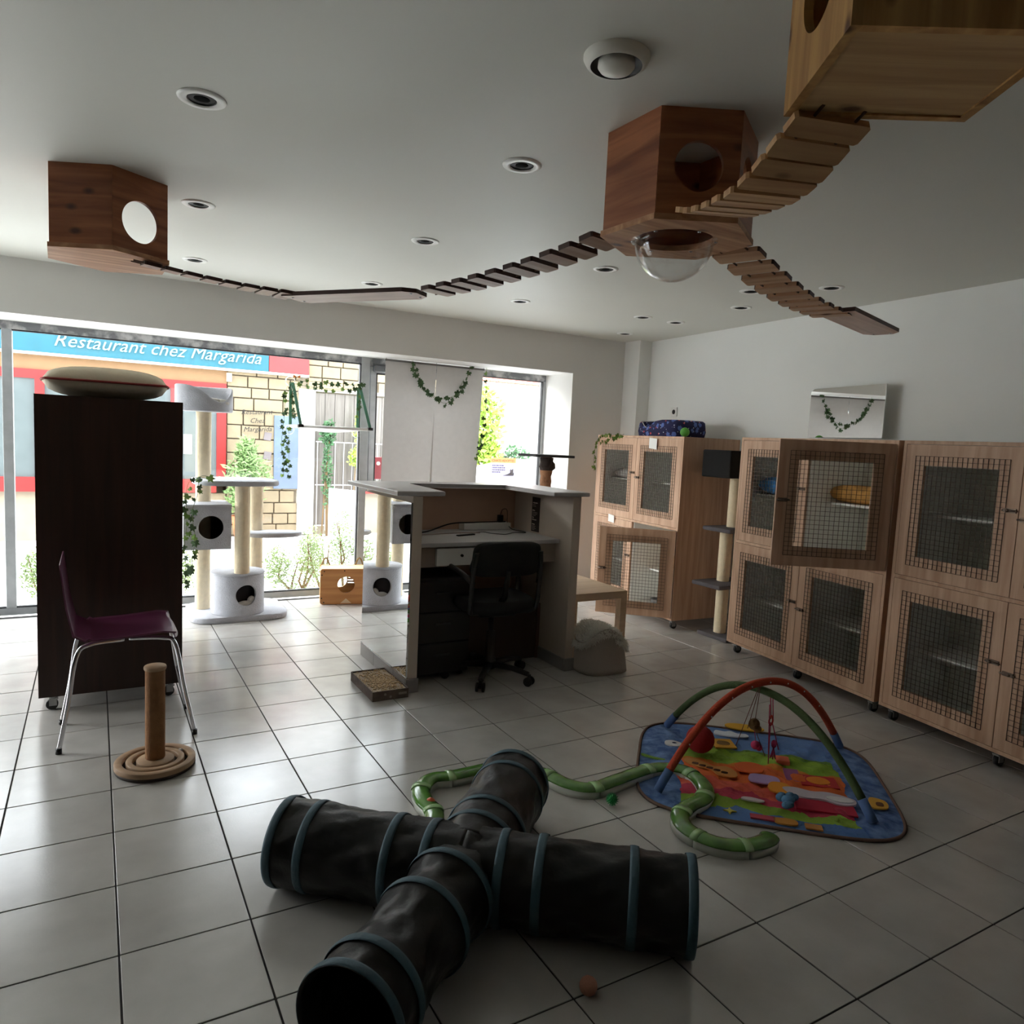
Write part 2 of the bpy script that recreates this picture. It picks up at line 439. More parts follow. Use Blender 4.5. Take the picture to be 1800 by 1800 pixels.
MB().box(-0.004, 0.004, LW0 + 0.06, LW1 - 0.06, 0.056, 1.989).obj('pane', GLASS, w3)
d1 = window('door_1', 1.675, 2.72, 2.045, None)
m = MB(); frame_rect(m, 1.685, 2.66, 0.02, 1.97, 0.055, 0.0, 0.05); m.obj('door_frame', FRAMEM, d1)
m = MB(); frame_rect(m, 1.735, 2.61, 0.07, 1.92, 0.010, -0.003, 0.02); m.obj('gasket', GAS, d1)
MB().box(1.74, 2.605, 0.020, 0.028, 0.075, 1.915).obj('pane', GLASS, d1)
MB().box(1.675, 2.72, 0, 0.06, 1.97, 2.045).obj('head_rail', HEAD, d1)
m = MB().box(1.70, 1.93, -0.05, -0.004, 1.93, 1.985, bev=0.006); m.box(1.70, 2.3, -0.02, -0.008, 1.99, 2.0)
m.obj('door_closer', mat('closer grey metal', srgb(120, 122, 124), 0.4, 0.5), d1)
MB().cyl((1.80, -0.052, 1.955), (1.80, -0.075, 1.955), 0.014).obj('closer_knob', CHROME, d1)
m = MB().tube([(2.58, -0.01, 0.95), (2.58, -0.05, 0.95), (2.58, -0.05, 1.25), (2.58, -0.01, 1.25)], 0.01); m.obj('door_handle', CHROME, d1)
w2 = window('window_2', 2.72, 3.465, 2.045, None)
m = MB(); m.box(2.66, 2.72, -0.005, 0.06, 0, 2.045, bev=0.004); m.obj('mullion', FRAMEM, w2)
MB().box(2.72, 3.465, 0.0, 0.06, 1.985, 2.045).obj('head_rail', HEAD, w2)
MB().box(3.43, 3.465, 0.0, 0.06, 0.055, 1.985).obj('side_rail', FRAMEM, w2)
MB().box(2.72, 3.465, 0.0, 0.06, 0.0, 0.055).obj('bottom_rail', FRAMEM, w2)
m = MB(); frame_rect(m, 2.72, 3.432, 0.055, 1.987, 0.007, -0.004, 0.03); m.obj('gasket', GAS, w2)
MB().box(2.725, 3.427, 0.022, 0.030, 0.06, 1.98).obj('pane', GLASS, w2)

# ceiling downlights
def downlight(x, y, label, tilt=False):
    t = thing('ceiling_downlight', label, 'downlight', (x, y, H), 0, 'recessed spots in the ceiling')
    MB().lathe([(0.042, 0.0), (0.046, -0.006), (0.070, -0.004), (0.072, 0.0), (0.072, 0.001)], 40).obj('trim_ring', mat('white enamel ring', srgb(244, 244, 240), 0.35), t)
    MB().lathe([(0.043, -0.003), (0.040, -0.0045), (0.0385, -0.001)], 40).obj('inner_rim', mat('lamp reflector', (0, 0, 0, 1)), t)
    m = MB().lathe([(0.0395, -0.0015), (0.024, -0.0006)], 32); m.obj('recess_shade', mat('lamp reflector', srgb(10, 10, 10), 0.95, spec=0.05), t)  # flat disc coloured black for the shade inside the lamp recess
    MB().lathe([(0.024, -0.0012), (0.015, -0.004), (0.0, -0.006)], 24).obj('bulb', mat('unlit lamp glass', srgb(14, 14, 13), 0.9, spec=0.1), t)  # bulb blackened too, part of the painted recess shade
    return t
LB = {}
spots = [(-.083, -.818, 'large near downlight at upper left of the ceiling'), (.040, .336, 'downlight right of the ceiling cat box at left edge'),
 (.158, 1.54, 'small far downlight above the left plank bridge'), (.978, -.958, 'large downlight left of the hexagonal wooden box'),
 (1.10, .224, 'downlight above the middle plank bridge'), (1.23, 1.43, 'downlight just above the floating middle shelf'),
 (2.15, .084, 'downlight just left of the clear dome underside'), (2.27, 1.247, 'far downlight below the middle plank bridge'),
 (3.29, 1.115, 'far downlight between the bridges near the corner'), (3.17, -.058, 'downlight just below the right plank bridge'),
 (3.43, -.437, 'small downlight right of the right plank bridge'), (3.52, .346, 'small downlight left of the right bridge end'),
 (3.62, 1.11, 'tiny downlight near the right wall top'), (3.71, 1.86, 'tiny downlight closest to the corner pier')]
for x, y, l in spots: downlight(x, y, l)
# extractor valve
t = thing('ceiling_vent', 'round white ceiling air vent with a dark ring and domed centre', 'vent', (0.80, -1.74, H))
VW = mat('vent white plastic', srgb(226, 224, 214), 0.4)
MB().lathe([(0.086, 0.001), (0.086, -0.006), (0.079, -0.018), (0.070, -0.025), (0.067, -0.025)], 48).obj('flange', VW, t)
MB().lathe([(0.067, -0.024), (0.064, -0.014), (0.046, -0.012)], 48).obj('air_gap', BLACK, t)
MB().lathe([(0.047, -0.012), (0.048, -0.026), (0.042, -0.034), (0.022, -0.042), (0.0, -0.045)], 48).obj('dome', VW, t)

# ================================================================== OUTSIDE
ROAD = mat('pale asphalt', srgb(226, 225, 222), 0.9, var=0.06)
struct(MB().box(-20, 24, YB - 6, 26, -0.3, -0.12).obj('ground', ROAD))
struct(MB().box(-3.32, 9, YG + 0.10, 3.25, -0.12, -0.04).obj('pavement', mat('pavement concrete', srgb(226, 223, 216), 0.9)))
FY = 7.3
rb = thing('restaurant_building', 'cream stone restaurant across the street with red shopfront and turquoise sign', 'building', (0, FY, 0))
STONE = mat('cream limestone', srgb(138, 124, 100), 0.9, var=0.10, vscale=7, bump=0.4, bscale=14)
MORT = mat('pale lime mortar', srgb(146, 136, 118), 0.95, var=0.06)
MB().box(-6, 4.6, 0.06, 3.0, -0.12, 3.1).obj('wall', MORT, rb)
rnd = random.Random(3)
def stones(x0, x1, z0, z1, hh):
    z = z0; row = 0
    while z < z1 - 0.04:
        h = min(hh * rnd.uniform(0.85, 1.2), z1 - z); x = x0 - (0.12 if row % 2 else 0)
        while x < x1 - 0.03:
            w = rnd.uniform(0.20, 0.40); a_ = max(x, x0); b_ = min(x + w, x1)
            if b_ - a_ > 0.05:
                m = MB().box(a_ + 0.007, b_ - 0.007, rnd.uniform(-0.012, 0.008), 0.07, z + 0.007, z + h - 0.007, bev=0.008)
                m.obj('stone', STONE, rb)
            x += w
        z += h; row += 1
stones(1.20, 2.18, 0.05, 2.18, 0.165)
stones(2.30, 4.6, 2.0, 2.75, 0.17)
stones(1.20, 2.30, -0.1, 0.05, 0.2)
stones(-0.6, 1.2, -0.1, 0.5, 0.2)
MB().box(2.17, 2.40, -0.04, 0.06, -0.1, 2.0).obj('door_jamb', mat('white render', srgb(236, 234, 228), 0.8), rb)
MB().box(2.40, 4.3, 0.0, 0.08, 1.98, 2.03).obj('lintel', mat('grey lintel wood', srgb(140, 134, 128), 0.8), rb)
gate = MB(); gw = wood('weathered grey gate wood', srgb(120, 114, 108), srgb(98, 92, 86), 'z', 0.85, knots=False)
for i in range(13):
    MB().box(2.42 + i * 0.145, 2.42 + i * 0.145 + 0.138, 0.03, 0.06, 0.02, 1.96).obj('gate_board', gw, rb)
m = MB()
for i in range(15): m.box(2.44 + i * 0.13, 2.448 + i * 0.13, -0.05, -0.042, -0.05, 1.25)
for z in (0.02, 0.62, 1.25): m.box(2.42, 4.3, -0.052, -0.040, z, z + 0.012)
m.obj('railing', mat('white railing paint', srgb(235, 235, 235), 0.5), rb)
gate.bm.free()
REDP = mat('red shopfront paint', srgb(140, 28, 26), 0.5)
m = MB(); m.box(-2.0, 1.19, -0.03, 0.06, 1.88, 1.99); m.box(1.07, 1.19, -0.04, 0.06, 0.5, 1.9); m.box(-2, 1.19, -0.04, 0.06, 0.50, 0.68)
m.box(0.50, 0.60, -0.04, 0.06, 0.5, 1.9); m.box(-1.0, -0.9, -0.04, 0.06, 0.5, 1.9)
m.obj('shopfront_frame', REDP, rb)
MB().box(-2.0, 1.08, 0.0, 0.05, 0.6, 1.9).obj('shop_window', mat('dim shop glass', srgb(96, 104, 104), 0.1), rb)
MB().box(0.66, 0.76, -0.012, -0.002, 1.02, 1.28).obj('paper_notice', mat('white paper', srgb(238, 238, 234), 0.7), rb)
MB().box(-2.0, 1.2, 0.0, 0.06, 1.99, 2.20).obj('fascia', mat('tan fascia', srgb(130, 100, 68), 0.7), rb)
MB().box(-2.5, 1.73, -0.10, 0.0, 2.19, 2.50, bev=0.008).obj('sign_board', mat('turquoise sign panel', srgb(20, 88, 102), 0.5, var=0.08), rb)
MB().box(1.735, 2.285, -0.10, 0.0, 2.19, 2.50, bev=0.008).obj('sign_end_panel', mat('coral red panel', srgb(168, 46, 46), 0.5), rb)
MB().box(-2.5, 2.285, -0.11, 0.0, 2.165, 2.192).obj('sign_edge', mat('white edge trim', srgb(240, 236, 228), 0.5), rb)
WLET = mat('white sign letter', srgb(124, 168, 178), 0.5)
M = tr(1.62, -0.105, 2.285) @ rot('X', PI / 2)
text_mesh('Restaurant chez Margarida', 0.225, WLET, rb, M, 'sign_lettering', 0.012, 0.35, 'RIGHT')
GLET = mat('grey painted letter', srgb(30, 30, 30), 0.8)
M = tr(1.585, -0.060, 1.60) @ rot('Y', -0.06) @ rot('X', PI / 2)
text_mesh('Restaurant\nChez\nMargarida', 0.095, GLET, rb, M, 'wall_lettering', 0.002, 0.3, 'CENTER', 1.25)
MB().box(1.19, 1.26, -0.03, 0.02, 2.02, 2.14, bev=0.006).obj('meter_box', mat('cream plastic box', srgb(214, 196, 160), 0.6), rb)
for zc in (1.30, 1.03):
    MB().box(-0.05, 0.05, -0.02, 0.0, -0.055, 0.055, M=tr(1.745, 0, zc) @ rot('Y', 0.15)).obj('wall_plaque', mat('dark slate plaque', srgb(112, 104, 104), 0.7), rb)
MB().box(1.83, 2.18, -0.03, 0.0, 0.56, 1.60, bev=0.006).obj('menu_board', mat('pale blue menu board', srgb(92, 106, 126), 0.4, var=0.1), rb)

LM = {}
def leaf_blob(m, c, r, n, size, rnd, flat=0.35):
    for _ in range(n):
        while True:
            p = Vector((rnd.uniform(-1, 1), rnd.uniform(-1, 1), rnd.uniform(-1, 1)))
            if p.length < 1: break
        p = Vector((c[0] + p.x * r[0], c[1] + p.y * r[1], c[2] + p.z * r[2]))
        a = Vector((rnd.uniform(-1, 1), rnd.uniform(-1, 1), rnd.uniform(-.2, 1))).normalized() * size * rnd.uniform(.6, 1.3)
        b_ = a.orthogonal().normalized() * size * flat
        m.quad(p - b_ * .2, p + a * .5 - b_, p + a, p + a * .5 + b_)
def bush(name, label, cat, loc, blobs, size, col, seed, flat=0.35, n=500, stems=5):
    t = thing(name, label, cat, loc); rr = random.Random(seed); m = MB()
    for c, r in blobs: leaf_blob(m, c, r, n, size, rr, flat)
    stuff(m.obj('foliage', col, t, fixn=False))
    m = MB()
    for k in range(stems):
        c, r = blobs[k % len(blobs)]
        m.tube([(c[0] * .5 + rr.uniform(-.08, .08), c[1] * .5, 0), (c[0] + rr.uniform(-.3, .3) * r[0], c[1], c[2] * .6), (c[0] + rr.uniform(-.5, .5) * r[0], c[1], c[2] + r[2] * .6)], [0.014, 0.009, 0.004], 6)
    m.obj('stem', mat('plant stem brown', srgb(120, 96, 66), 0.8), t)
    return t
LG1 = mat('grey green foliage', srgb(128, 156, 98), 0.7, var=0.3, vscale=8)
LG2 = mat('yellow green foliage', srgb(168, 196, 84), 0.7, var=0.3, vscale=6)
LG3 = mat('weed foliage', srgb(138, 158, 106), 0.8, var=0.35, vscale=10)
LG4 = mat('dark green foliage', srgb(74, 112, 74), 0.7, var=0.3, vscale=8)
MB().lathe([(0.0, 0.0), (0.16, 0.0), (0.21, 0.34), (0.19, 0.34), (0.17, 0.3), (0, 0.3)], 24).obj('planter', mat('terracotta pot', srgb(190, 110, 70), 0.8),
  bush('oleander_shrub', 'feathery green oleander shrub against the cream stone wall', 'shrub', (1.42, FY - 0.4, -0.12), [((0.0, 0, 0.88), (0.30, 0.2, 0.28)), ((-0.02, 0, 1.12), (0.13, 0.12, 0.26)), ((-.05, 0, 0.6), (0.22, 0.15, 0.3))], 0.10, LG1, 5, 0.14, 700))
bush('gate_climber', 'dark green climbing plant on the left of the grey gate', 'plant', (2.56, FY - 0.17, -0.12), [((0.0, 0, 1.5), (0.11, 0.04, 0.2)), ((0, 0, 0.9), (0.07, 0.04, 0.5))], 0.05, LG4, 6, 0.4, 380, 3)
bush('yellow_climber', 'yellow green climbing plant high on the grey gate', 'plant', (3.02, FY - 0.17, -0.12), [((0.0, 0, 1.55), (0.08, 0.04, 0.3)), ((-0.05, 0, 1.15), (0.1, 0.04, 0.16))], 0.05, LG2, 8, 0.4, 160, 3)
for (x, y, h, s, lab) in [(1.25, 3.42, 0.38, 21, 'loose weed clump outside, right of the front scratching post'), (1.62, 3.6, 0.52, 22, 'tall weed clump outside behind the wooden cat face box'),
                     (0.15, 3.45, 0.34, 23, 'weed clump outside the window beside the left sisal post'), (2.1, 3.5, 0.5, 24, 'weed clump outside behind the glass door'), (-0.6, 3.5, 0.4, 25, 'weed clump outside behind the dark cabinet')]:
    bush('weed_clump', lab, 'weeds', (x, y, -0.12), [((0, 0, h * .5), (0.30, 0.14, h * .5)), ((0.12, 0, h * .9), (0.14, 0.1, h * .55)), ((-0.18, 0, h * .7), (0.12, 0.08, h * .5))], 0.032, LG3, s, 0.22, 620)
bush('street_bush', 'bright yellow green bush seen right of the white curtain', 'bush', (5.0, 6.9, -0.12), [((0.0, 0, 1.75), (0.32, 0.3, 0.6)), ((-0.05, 0, 1.1), (0.40, 0.3, 0.5))], 0.11, LG2, 31, 0.4, 800)
bush('street_shrub', 'low dark green shrub beside the bright street bush', 'bush', (5.72, 7.15, -0.12), [((0.0, 0, 1.12), (0.30, 0.24, 0.32)), ((0, 0, 0.6), (0.28, 0.24, 0.4))], 0.08, LG4, 32, 0.3, 800)
# white board leaf standing outside
t = thing('white_sign_board', 'tall narrow white framed board standing outside the window', 'board', (2.14, 4.95, -0.12), math.radians(-62))
m = MB(); frame_rect(m, -0.22, 0.22, 0.0, 0.86, 0.055, -0.015, 0.015); m.obj('frame', mat('white gloss paint', srgb(240, 242, 244), 0.4), t)
MB().box(-0.17, 0.17, -0.004, 0.004, 0.05, 0.81).obj('panel', mat('pale blue grey panel', srgb(200, 208, 214), 0.5), t)
MB().box(-0.2, 0.2, 0.02, 0.30, 0.0, 0.03).obj('foot', mat('white gloss paint', (1, 1, 1, 1)), t)
# house on the right
h2 = thing('white_house', 'white rendered house with a pink tiled roof at street end', 'building', (8.4, 12.0, -0.12))
MB().box(-1.2, 5.2, 0, 4, 0, 2.85).obj('wall', mat('bright white render', srgb(240, 236, 226), 0.85), h2)
rm = mat('pink clay roof tile', srgb(214, 140, 116), 0.8, var=0.12)
for r_ in range(14):
    for c_ in range(20):
        pass
m = MB()
for r_ in range(16):
    y0 = -0.35 + r_ * 0.22; z0 = 2.80 + r_ * 0.105
    for c_ in range(30):
        x0 = -1.4 + c_ * 0.23
        m.box(x0, x0 + 0.215, y0, y0 + 0.26, z0, z0 + 0.035, M=None)
o = m.obj('roof_tiles', rm, h2); stuff(o)
MB().box(-1.4, 5.5, -0.35, -0.30, 2.68, 2.80).obj('gutter', mat('white gutter', srgb(226, 222, 216), 0.6), h2)
m = MB(); frame_rect(m, -0.35, 0.05, 1.95, 2.50, 0.04, -0.02, 0.02); f_ = m.obj('window', mat('white gutter', (1, 1, 1, 1)), h2)
MB().box(-0.31, 0.01, -0.01, 0.01, 1.99, 2.46).obj('pane', mat('pale shutter blue', srgb(186, 192, 204), 0.5), f_)
m = MB().box(0.3, 3.0, -0.06, 0.0, 1.98, 2.03); m.obj('ledge', mat('white gutter', (1, 1, 1, 1)), h2)
# parked car
car = thing('parked_car', 'white parked car low in the right window', 'car', (5.4, 5.75, -0.12), 0)
prof = [(-1.7, .35), (-1.72, .75), (-1.55, .88), (-1.05, .93), (-0.75, 1.12), (-0.1, 1.25), (0.55, 1.22), (1.15, .95), (1.8, .84), (2.0, .62), (2.0, .35)]
car_m = mat('white car paint', srgb(236, 238, 240), 0.25)
m = MB(); m.prism(prof, -0.75, 0.75, M=rot('X', PI / 2)); bmesh.ops.bevel(m.bm, geom=[e for e in m.bm.edges], offset=0.03, segments=1, affect='EDGES'); m.obj('body', car_m, car)
for s in (-1, 1):
    MB().prism([(-0.72, .93), (-0.62, 1.08), (-0.05, 1.18), (0.5, 1.15), (0.98, .95)], -0.004, 0.004, M=tr(0, s * 0.752, 0) @ rot('X', PI / 2)).obj('side_window', mat('car glass', srgb(188, 196, 200), 0.1), car)
    for x in (-1.15, 1.3):
        m = MB().cyl((x, s * 0.6, .30), (x, s * 0.78, .30), 0.30, n=24); m.obj('wheel', BLACK, car)
# ================================================================== COUNTER
ctr = thing('reception_counter', 'white plastered reception counter with U shaped worktop and mirror side', 'counter', (0, 0, 0))
CP = mat('beige white plaster', srgb(206, 192, 178), 0.7, var=0.05, vscale=3, bump=0.08, bscale=20)
TOPM = mat('grey white worktop laminate', srgb(196, 192, 192), 0.35, var=0.03, vscale=8)
SKT = mat('grey skirting tile', srgb(150, 146, 144), 0.3, var=0.05)
MB().box(1.09, 1.146, 0.235, 1.0, 0.0, 1.075, bev=0.003).obj('side_wall', CP, ctr)
MB().box(2.122, 2.182, 0.235, 1.0, 0.0, 1.075, bev=0.003).obj('side_wall', CP, ctr)
MB().box(1.146, 2.122, 0.93, 1.0, 0.0, 1.075).obj('back_wall', mat('warm beige board', srgb(196, 160, 136), 0.7, var=0.05), ctr)
poly = [(0.995, 0.225), (1.27, 0.225), (1.30, 0.85), (1.96, 0.79), (1.975, 0.225), (2.235, 0.225), (2.24, 1.03), (0.975, 1.03)]
m = MB(); m.prism(poly, 1.076, 1.103)
bmesh.ops.bevel(m.bm, geom=[e for e in m.bm.edges if abs(e.verts[0].co.z - e.verts[1].co.z) < 1e-5], offset=0.007, segments=3, affect='EDGES', profile=0.5)
m.obj('worktop', TOPM, ctr)
MB().box(1.0795, 1.0893, 0.237, 0.995, 0.083, 1.04).obj('mirror_panel', mirror_mat(), ctr)
MB().box(1.0775, 1.0795, 0.233, 1.0, 0.078, 0.085).obj('mirror_channel', CHROME, ctr)
for (a_, b_) in ((0.237, 0.42), (0.423, 0.75), (0.753, 1.0)):
    MB().box(1.078, 1.0895, a_, b_, 0.0, 0.077, bev=0.002).obj('skirting_tile', SKT, ctr)
MB().box(1.078, 1.15, 0.223, 0.235, 0.0, 0.077, bev=0.002).obj('skirting_tile', SKT, ctr)
MB().box(2.112, 2.184, 0.223, 0.235, 0.0, 0.077, bev=0.002).obj('skirting_tile', SKT, ctr)
for (a_, b_) in ((0.237, 0.50), (0.503, 0.83)):
    MB().box(2.110, 2.1215, a_, b_, 0.0, 0.077, bev=0.002).obj('skirting_tile', SKT, ctr)
desk = MB().box(1.147, 2.121, 0.36, 0.929, 0.775, 0.80, bev=0.003).obj('desk_top', TOPM, ctr)
MB().box(1.147, 2.121, 0.40, 0.415, 0.655, 0.774).obj('apron', mat('taupe board', srgb(172, 156, 142), 0.6), ctr)
dr = MB().box(1.30, 1.70, 0.372, 0.399, 0.665, 0.764, bev=0.002).obj('drawer', WHITEP, ctr)
MB().cyl((1.455, 0.371, 0.722), (1.455, 0.360, 0.722), 0.008).obj('knob', BLACK, dr)
MB().box(1.70, 2.05, 0.85, 0.929, 0.801, 0.845, bev=0.003).obj('cable_box', WHITEP, ctr)
m = MB().box(2.1185, 2.1215, 0.607, 0.70, 0.81, 1.035)
mstrip = m.obj('menu_strip', mat('dark brown menu card', srgb(36, 24, 22), 0.5), ctr)
for i, (s, z, sz) in enumerate([('GROOMING', 0.998, .012), ('CAT', 0.948, .011), ('IN', 0.898, .010), ('TEA BAR', 0.886, .010), ('MEL', 0.858, .010)]):
    pass
m = MB(); rr = random.Random(4)
for z, wd in ((0.998, .05), (0.948, .026), (0.902, .014), (0.888, .045), (0.858, .028)):
    y = 0.69
    while y > 0.69 - wd:
        w = rr.uniform(.004, .009); m.box(2.1172, 2.1186, y - w, y, z - rr.uniform(.003, .005), z + rr.uniform(.002, .005)); y -= w + .002
for z in (0.985, .975, .935, .925, .915, .846, .838, .830, .822):
    m.box(2.1172, 2.1186, 0.69 - rr.uniform(.03, .07), 0.69, z - .001, z + .001)
m.obj('print_marks', mat('cream print', srgb(206, 196, 186), 0.6), mstrip)
# black pedestal standing in for shadow, and low shelf, under desk
ped = thing('shadow_pedestal', 'black drawer pedestal standing in for shadow under the left half of the desk', 'drawers', (1.34, 0.56, 0))
MB().box(-0.185, 0.18, -0.20, 0.34, 0.04, 0.60, bev=0.005).obj('body', BLACK, ped)
for k in range(3):
    f_ = MB().box(-0.178, 0.173, -0.212, -0.201, 0.05 + k * 0.18, 0.22 + k * 0.18, bev=0.003).obj('drawer', mat('black drawer front', srgb(28, 27, 28), 0.4), ped)
    MB().box(-0.05, 0.05, -0.222, -0.212, 0.15 + k * 0.18, 0.16 + k * 0.18).obj('handle', mat('dull handle', srgb(70, 70, 72), 0.4, 0.6), f_)
for x in (-.15, .15):
    for y in (-.15, .28): MB().ball((x, y, 0.02), 0.02, 1).obj('castor', BLACK, ped)
shf = thing('low_shelf', 'brown low shelf under the right half of the desk', 'shelf', (1.83, 0.70, 0))
m = MB(); m.box(-0.28, 0.28, -0.17, 0.2, 0.0, 0.02)
MB().box(-0.285, 0.285, -0.17, 0.21, 0.34, 0.36, bev=0.002).obj('shelf_board', mat('brown shelf board', srgb(118, 86, 74), 0.6), shf)
MB().box(-0.285, -0.265, -0.17, 0.21, 0.0, 0.34).obj('side_panel', mat('brown shelf board', (1, 1, 1, 1)), shf)
MB().box(0.265, 0.285, -0.17, 0.21, 0.0, 0.34).obj('side_panel', mat('brown shelf board', (1, 1, 1, 1)), shf)
MB().box(-0.265, 0.265, -0.155, -0.145, 0.0, 0.338).obj('front_panel', mat('dark shelf front', srgb(74, 58, 52), 0.6), shf)
m.bm.free()
pl = MB().box(-0.085, 0.085, -0.055, 0.055, 0, 0.004, M=rot('Z', -0.05)).obj('leaflet', mat('white paper', (1, 1, 1, 1)), None)
pl.location = (1.985, 0.60, 0.363); pl.rotation_euler = (0.35, 0, 0.05); pl.location.z = 0.384
tag(pl, 'printed white leaflet lying on the brown low shelf', 'leaflet')
m = MB()
for k in range(7): m.box(-0.07, 0.0, -0.045 + k * 0.012, -0.040 + k * 0.012, 0.0042, 0.0048)
m.box(0.02, 0.075, -0.045, 0.04, 0.0042, 0.0048)
m.obj('print_block', mat('grey print ink', srgb(120, 116, 116), 0.7), pl)
# charger and cables on the desk
ch = thing('charger_plug', 'black charger plug with a looped lead at the desk rear', 'charger', (1.985, 0.885, 0.846))
MB().box(-0.018, 0.018, -0.014, 0.014, 0.0, 0.05, bev=0.004).obj('plug_body', BLACK, ch)
m = MB().tube(cat_rom([(0, 0, .05), (.012, -.005, .085), (.04, -.01, .088), (.05, -.01, .05), (.045, -.02, -.002), (.06, -.06, -.040), (.085, -.16, -.0435), (.07, -.22, -.0435), (.0, -.2, -.0435), (-.06, -.24, -.0435), (-.12, -.27, -.0435), (-.18, -.2, -.0435), (-.2, -.14, -.0435), (-.26, -.16, -.0435)], 6), 0.0022, 6)
m.obj('lead', BLACK, ch)
m = MB().tube(cat_rom([(1.15, .62, .804), (1.25, .72, .806), (1.42, .80, .806), (1.6, .845, .846), (1.78, .87, .850), (1.94, .885, .850), (2.03, .89, .849)], 8), 0.0045, 6)
tag(m.obj('cable', BLACK, None), 'thick black cable running along the rear of the desk', 'cable')
m = MB().tube(cat_rom([(1.15, .55, .8035), (1.3, .66, .8035), (1.45, .70, .8035), (1.62, .72, .8035), (1.74, .70, .8035)], 8), 0.003, 6)
tag(m.obj('cable', mat('pale cable', srgb(170, 150, 140), 0.6), None), 'thin pale cable lying on the middle of the desk', 'cable')
m = MB().box(-0.07, 0.07, -0.012, 0.012, 0, 0.008, bev=0.002); o = m.obj('pen_case', BLACK, None); o.location = (1.60, 0.62, 0.8005); o.rotation_euler = (0, 0, 0.3)
tag(o, 'small flat dark strip lying on desk near the cables', 'pen case')

# ================================================================== OFFICE CHAIR
oc = thing('office_chair', 'black office swivel chair seen from behind at the desk', 'chair', (1.63, 0.30, 0), -0.08)
BF = mat('black chair fabric', srgb(30, 29, 31), 0.85, var=0.1, bump=0.3, bscale=300)
BP = mat('black chair plastic', srgb(26, 25, 26), 0.35)
for k in range(5):
    a_ = math.radians(20 + 72 * k)
    c_, s_ = math.cos(a_), math.sin(a_)
    leg = MB().tube([(0.03 * c_, 0.03 * s_, 0.085), (0.16 * c_, 0.16 * s_, 0.082), (0.255 * c_, 0.255 * s_, 0.066)], [0.026, 0.021, 0.017], 8, flat=0.8).obj('base_leg', BP, oc)
    m = MB(); q = (0.262 * c_, 0.262 * s_, 0.026)
    m.cyl((q[0] - .012 * s_, q[1] + .012 * c_, .0262), (q[0] - .024 * s_, q[1] + .024 * c_, .0262), 0.026, n=16)
    m.cyl((q[0] + .012 * s_, q[1] - .012 * c_, .0262), (q[0] + .024 * s_, q[1] - .024 * c_, .0262), 0.026, n=16)
    m.cyl((q[0], q[1], .02), (q[0], q[1], .066), 0.010, n=8); m.cyl((q[0] - .02 * s_, q[1] + .02 * c_, .0262), (q[0] + .02 * s_, q[1] - .02 * c_, .0262), 0.007, n=8)
    m.obj('wheel', BLACK, leg)
MB().lathe([(0.036, 0.06), (0.036, 0.12), (0.026, 0.13), (0.026, 0.28), (0.016, 0.285), (0.016, 0.40), (0, 0.40)], 20).obj('gas_column', BP, oc)
m = MB().box(-0.11, 0.11, -0.10, 0.12, 0.385, 0.42, bev=0.008); m.obj('mechanism', BP, oc)
def seatf(u, v):
    a_ = 2 * PI * u; n_ = 4.0
    c_, s_ = math.cos(a_), math.sin(a_)
    rx = abs(c_) ** (2 / n_) * (1 if c_ >= 0 else -1); ry = abs(s_) ** (2 / n_) * (1 if s_ >= 0 else -1)
    prof = [(0.0, 0.415), (0.88, 0.415), (1.0, 0.44), (1.0, 0.465), (0.93, 0.487), (0.6, 0.485), (0.0, 0.475)]
    k = v * (len(prof) - 1); i = min(int(k), len(prof) - 2); f = k - i
    r = prof[i][0] * (1 - f) + prof[i + 1][0] * f; z = prof[i][1] * (1 - f) + prof[i + 1][1] * f
    return (rx * r * 0.225, ry * r * 0.215 + 0.02, z + 0.01 * (rx * r) ** 2)
m = MB(); m.grid(seatf, 40, 12); bmesh.ops.remove_doubles(m.bm, verts=m.bm.verts, dist=1e-4); m.obj('seat', BF, oc)
# backrest: curved shell
def backf(side):
    def f(u, v):
        a_ = 2 * PI * u; c_, s_ = math.cos(a_), math.sin(a_); n_ = 5.0
        rx = abs(c_) ** (2 / n_) * (1 if c_ >= 0 else -1); rz = abs(s_) ** (2 / n_) * (1 if s_ >= 0 else -1)
        prof = [(0, -.012), (.92, -.012), (1.0, 0.0), (1.0, .018), (.92, .034), (0, .03)]
        k = v * 5; i = min(int(k), 4); ff = k - i
        r = prof[i][0] * (1 - ff) + prof[i + 1][0] * ff; d_ = prof[i][1] * (1 - ff) + prof[i + 1][1] * ff
        x = rx * r * (0.215 if rz < 0 else 0.205); z = 0.735 + rz * r * 0.10
        return (x, -0.20 + 0.5 * x * x + d_ - 0.20 * (z - .735), z)
    return f
m = MB(); m.grid(backf(1), 48, 10); bmesh.ops.remove_doubles(m.bm, verts=m.bm.verts, dist=1e-4); m.obj('backrest', BF, oc)
for s in (-1, 1):
    MB().tube(cat_rom([(s * .196, -.205, .78), (s * .206, -.195, .68), (s * .208, -.18, .56), (s * .205, -.165, .47), (s * .185, -.13, .425), (s * .10, -.06, .408)], 6), 0.014, 8).obj('back_frame', BP, oc)
    m = MB().tube(cat_rom([(s * .20, -.185, .60), (s * .235, -.12, .645), (s * .245, 0.0, .66), (s * .245, .10, .655), (s * .24, .15, .60), (s * .225, .13, .50), (s * .18, .08, .415)], 6), 0.015, 8); m.obj('armrest', BP, oc)
MB().tube([(0.0, -.205, .67), (0.0, -.17, .52), (0.0, -.05, .41)], [0.014, 0.02, 0.02], 8).obj('back_support', BP, oc)

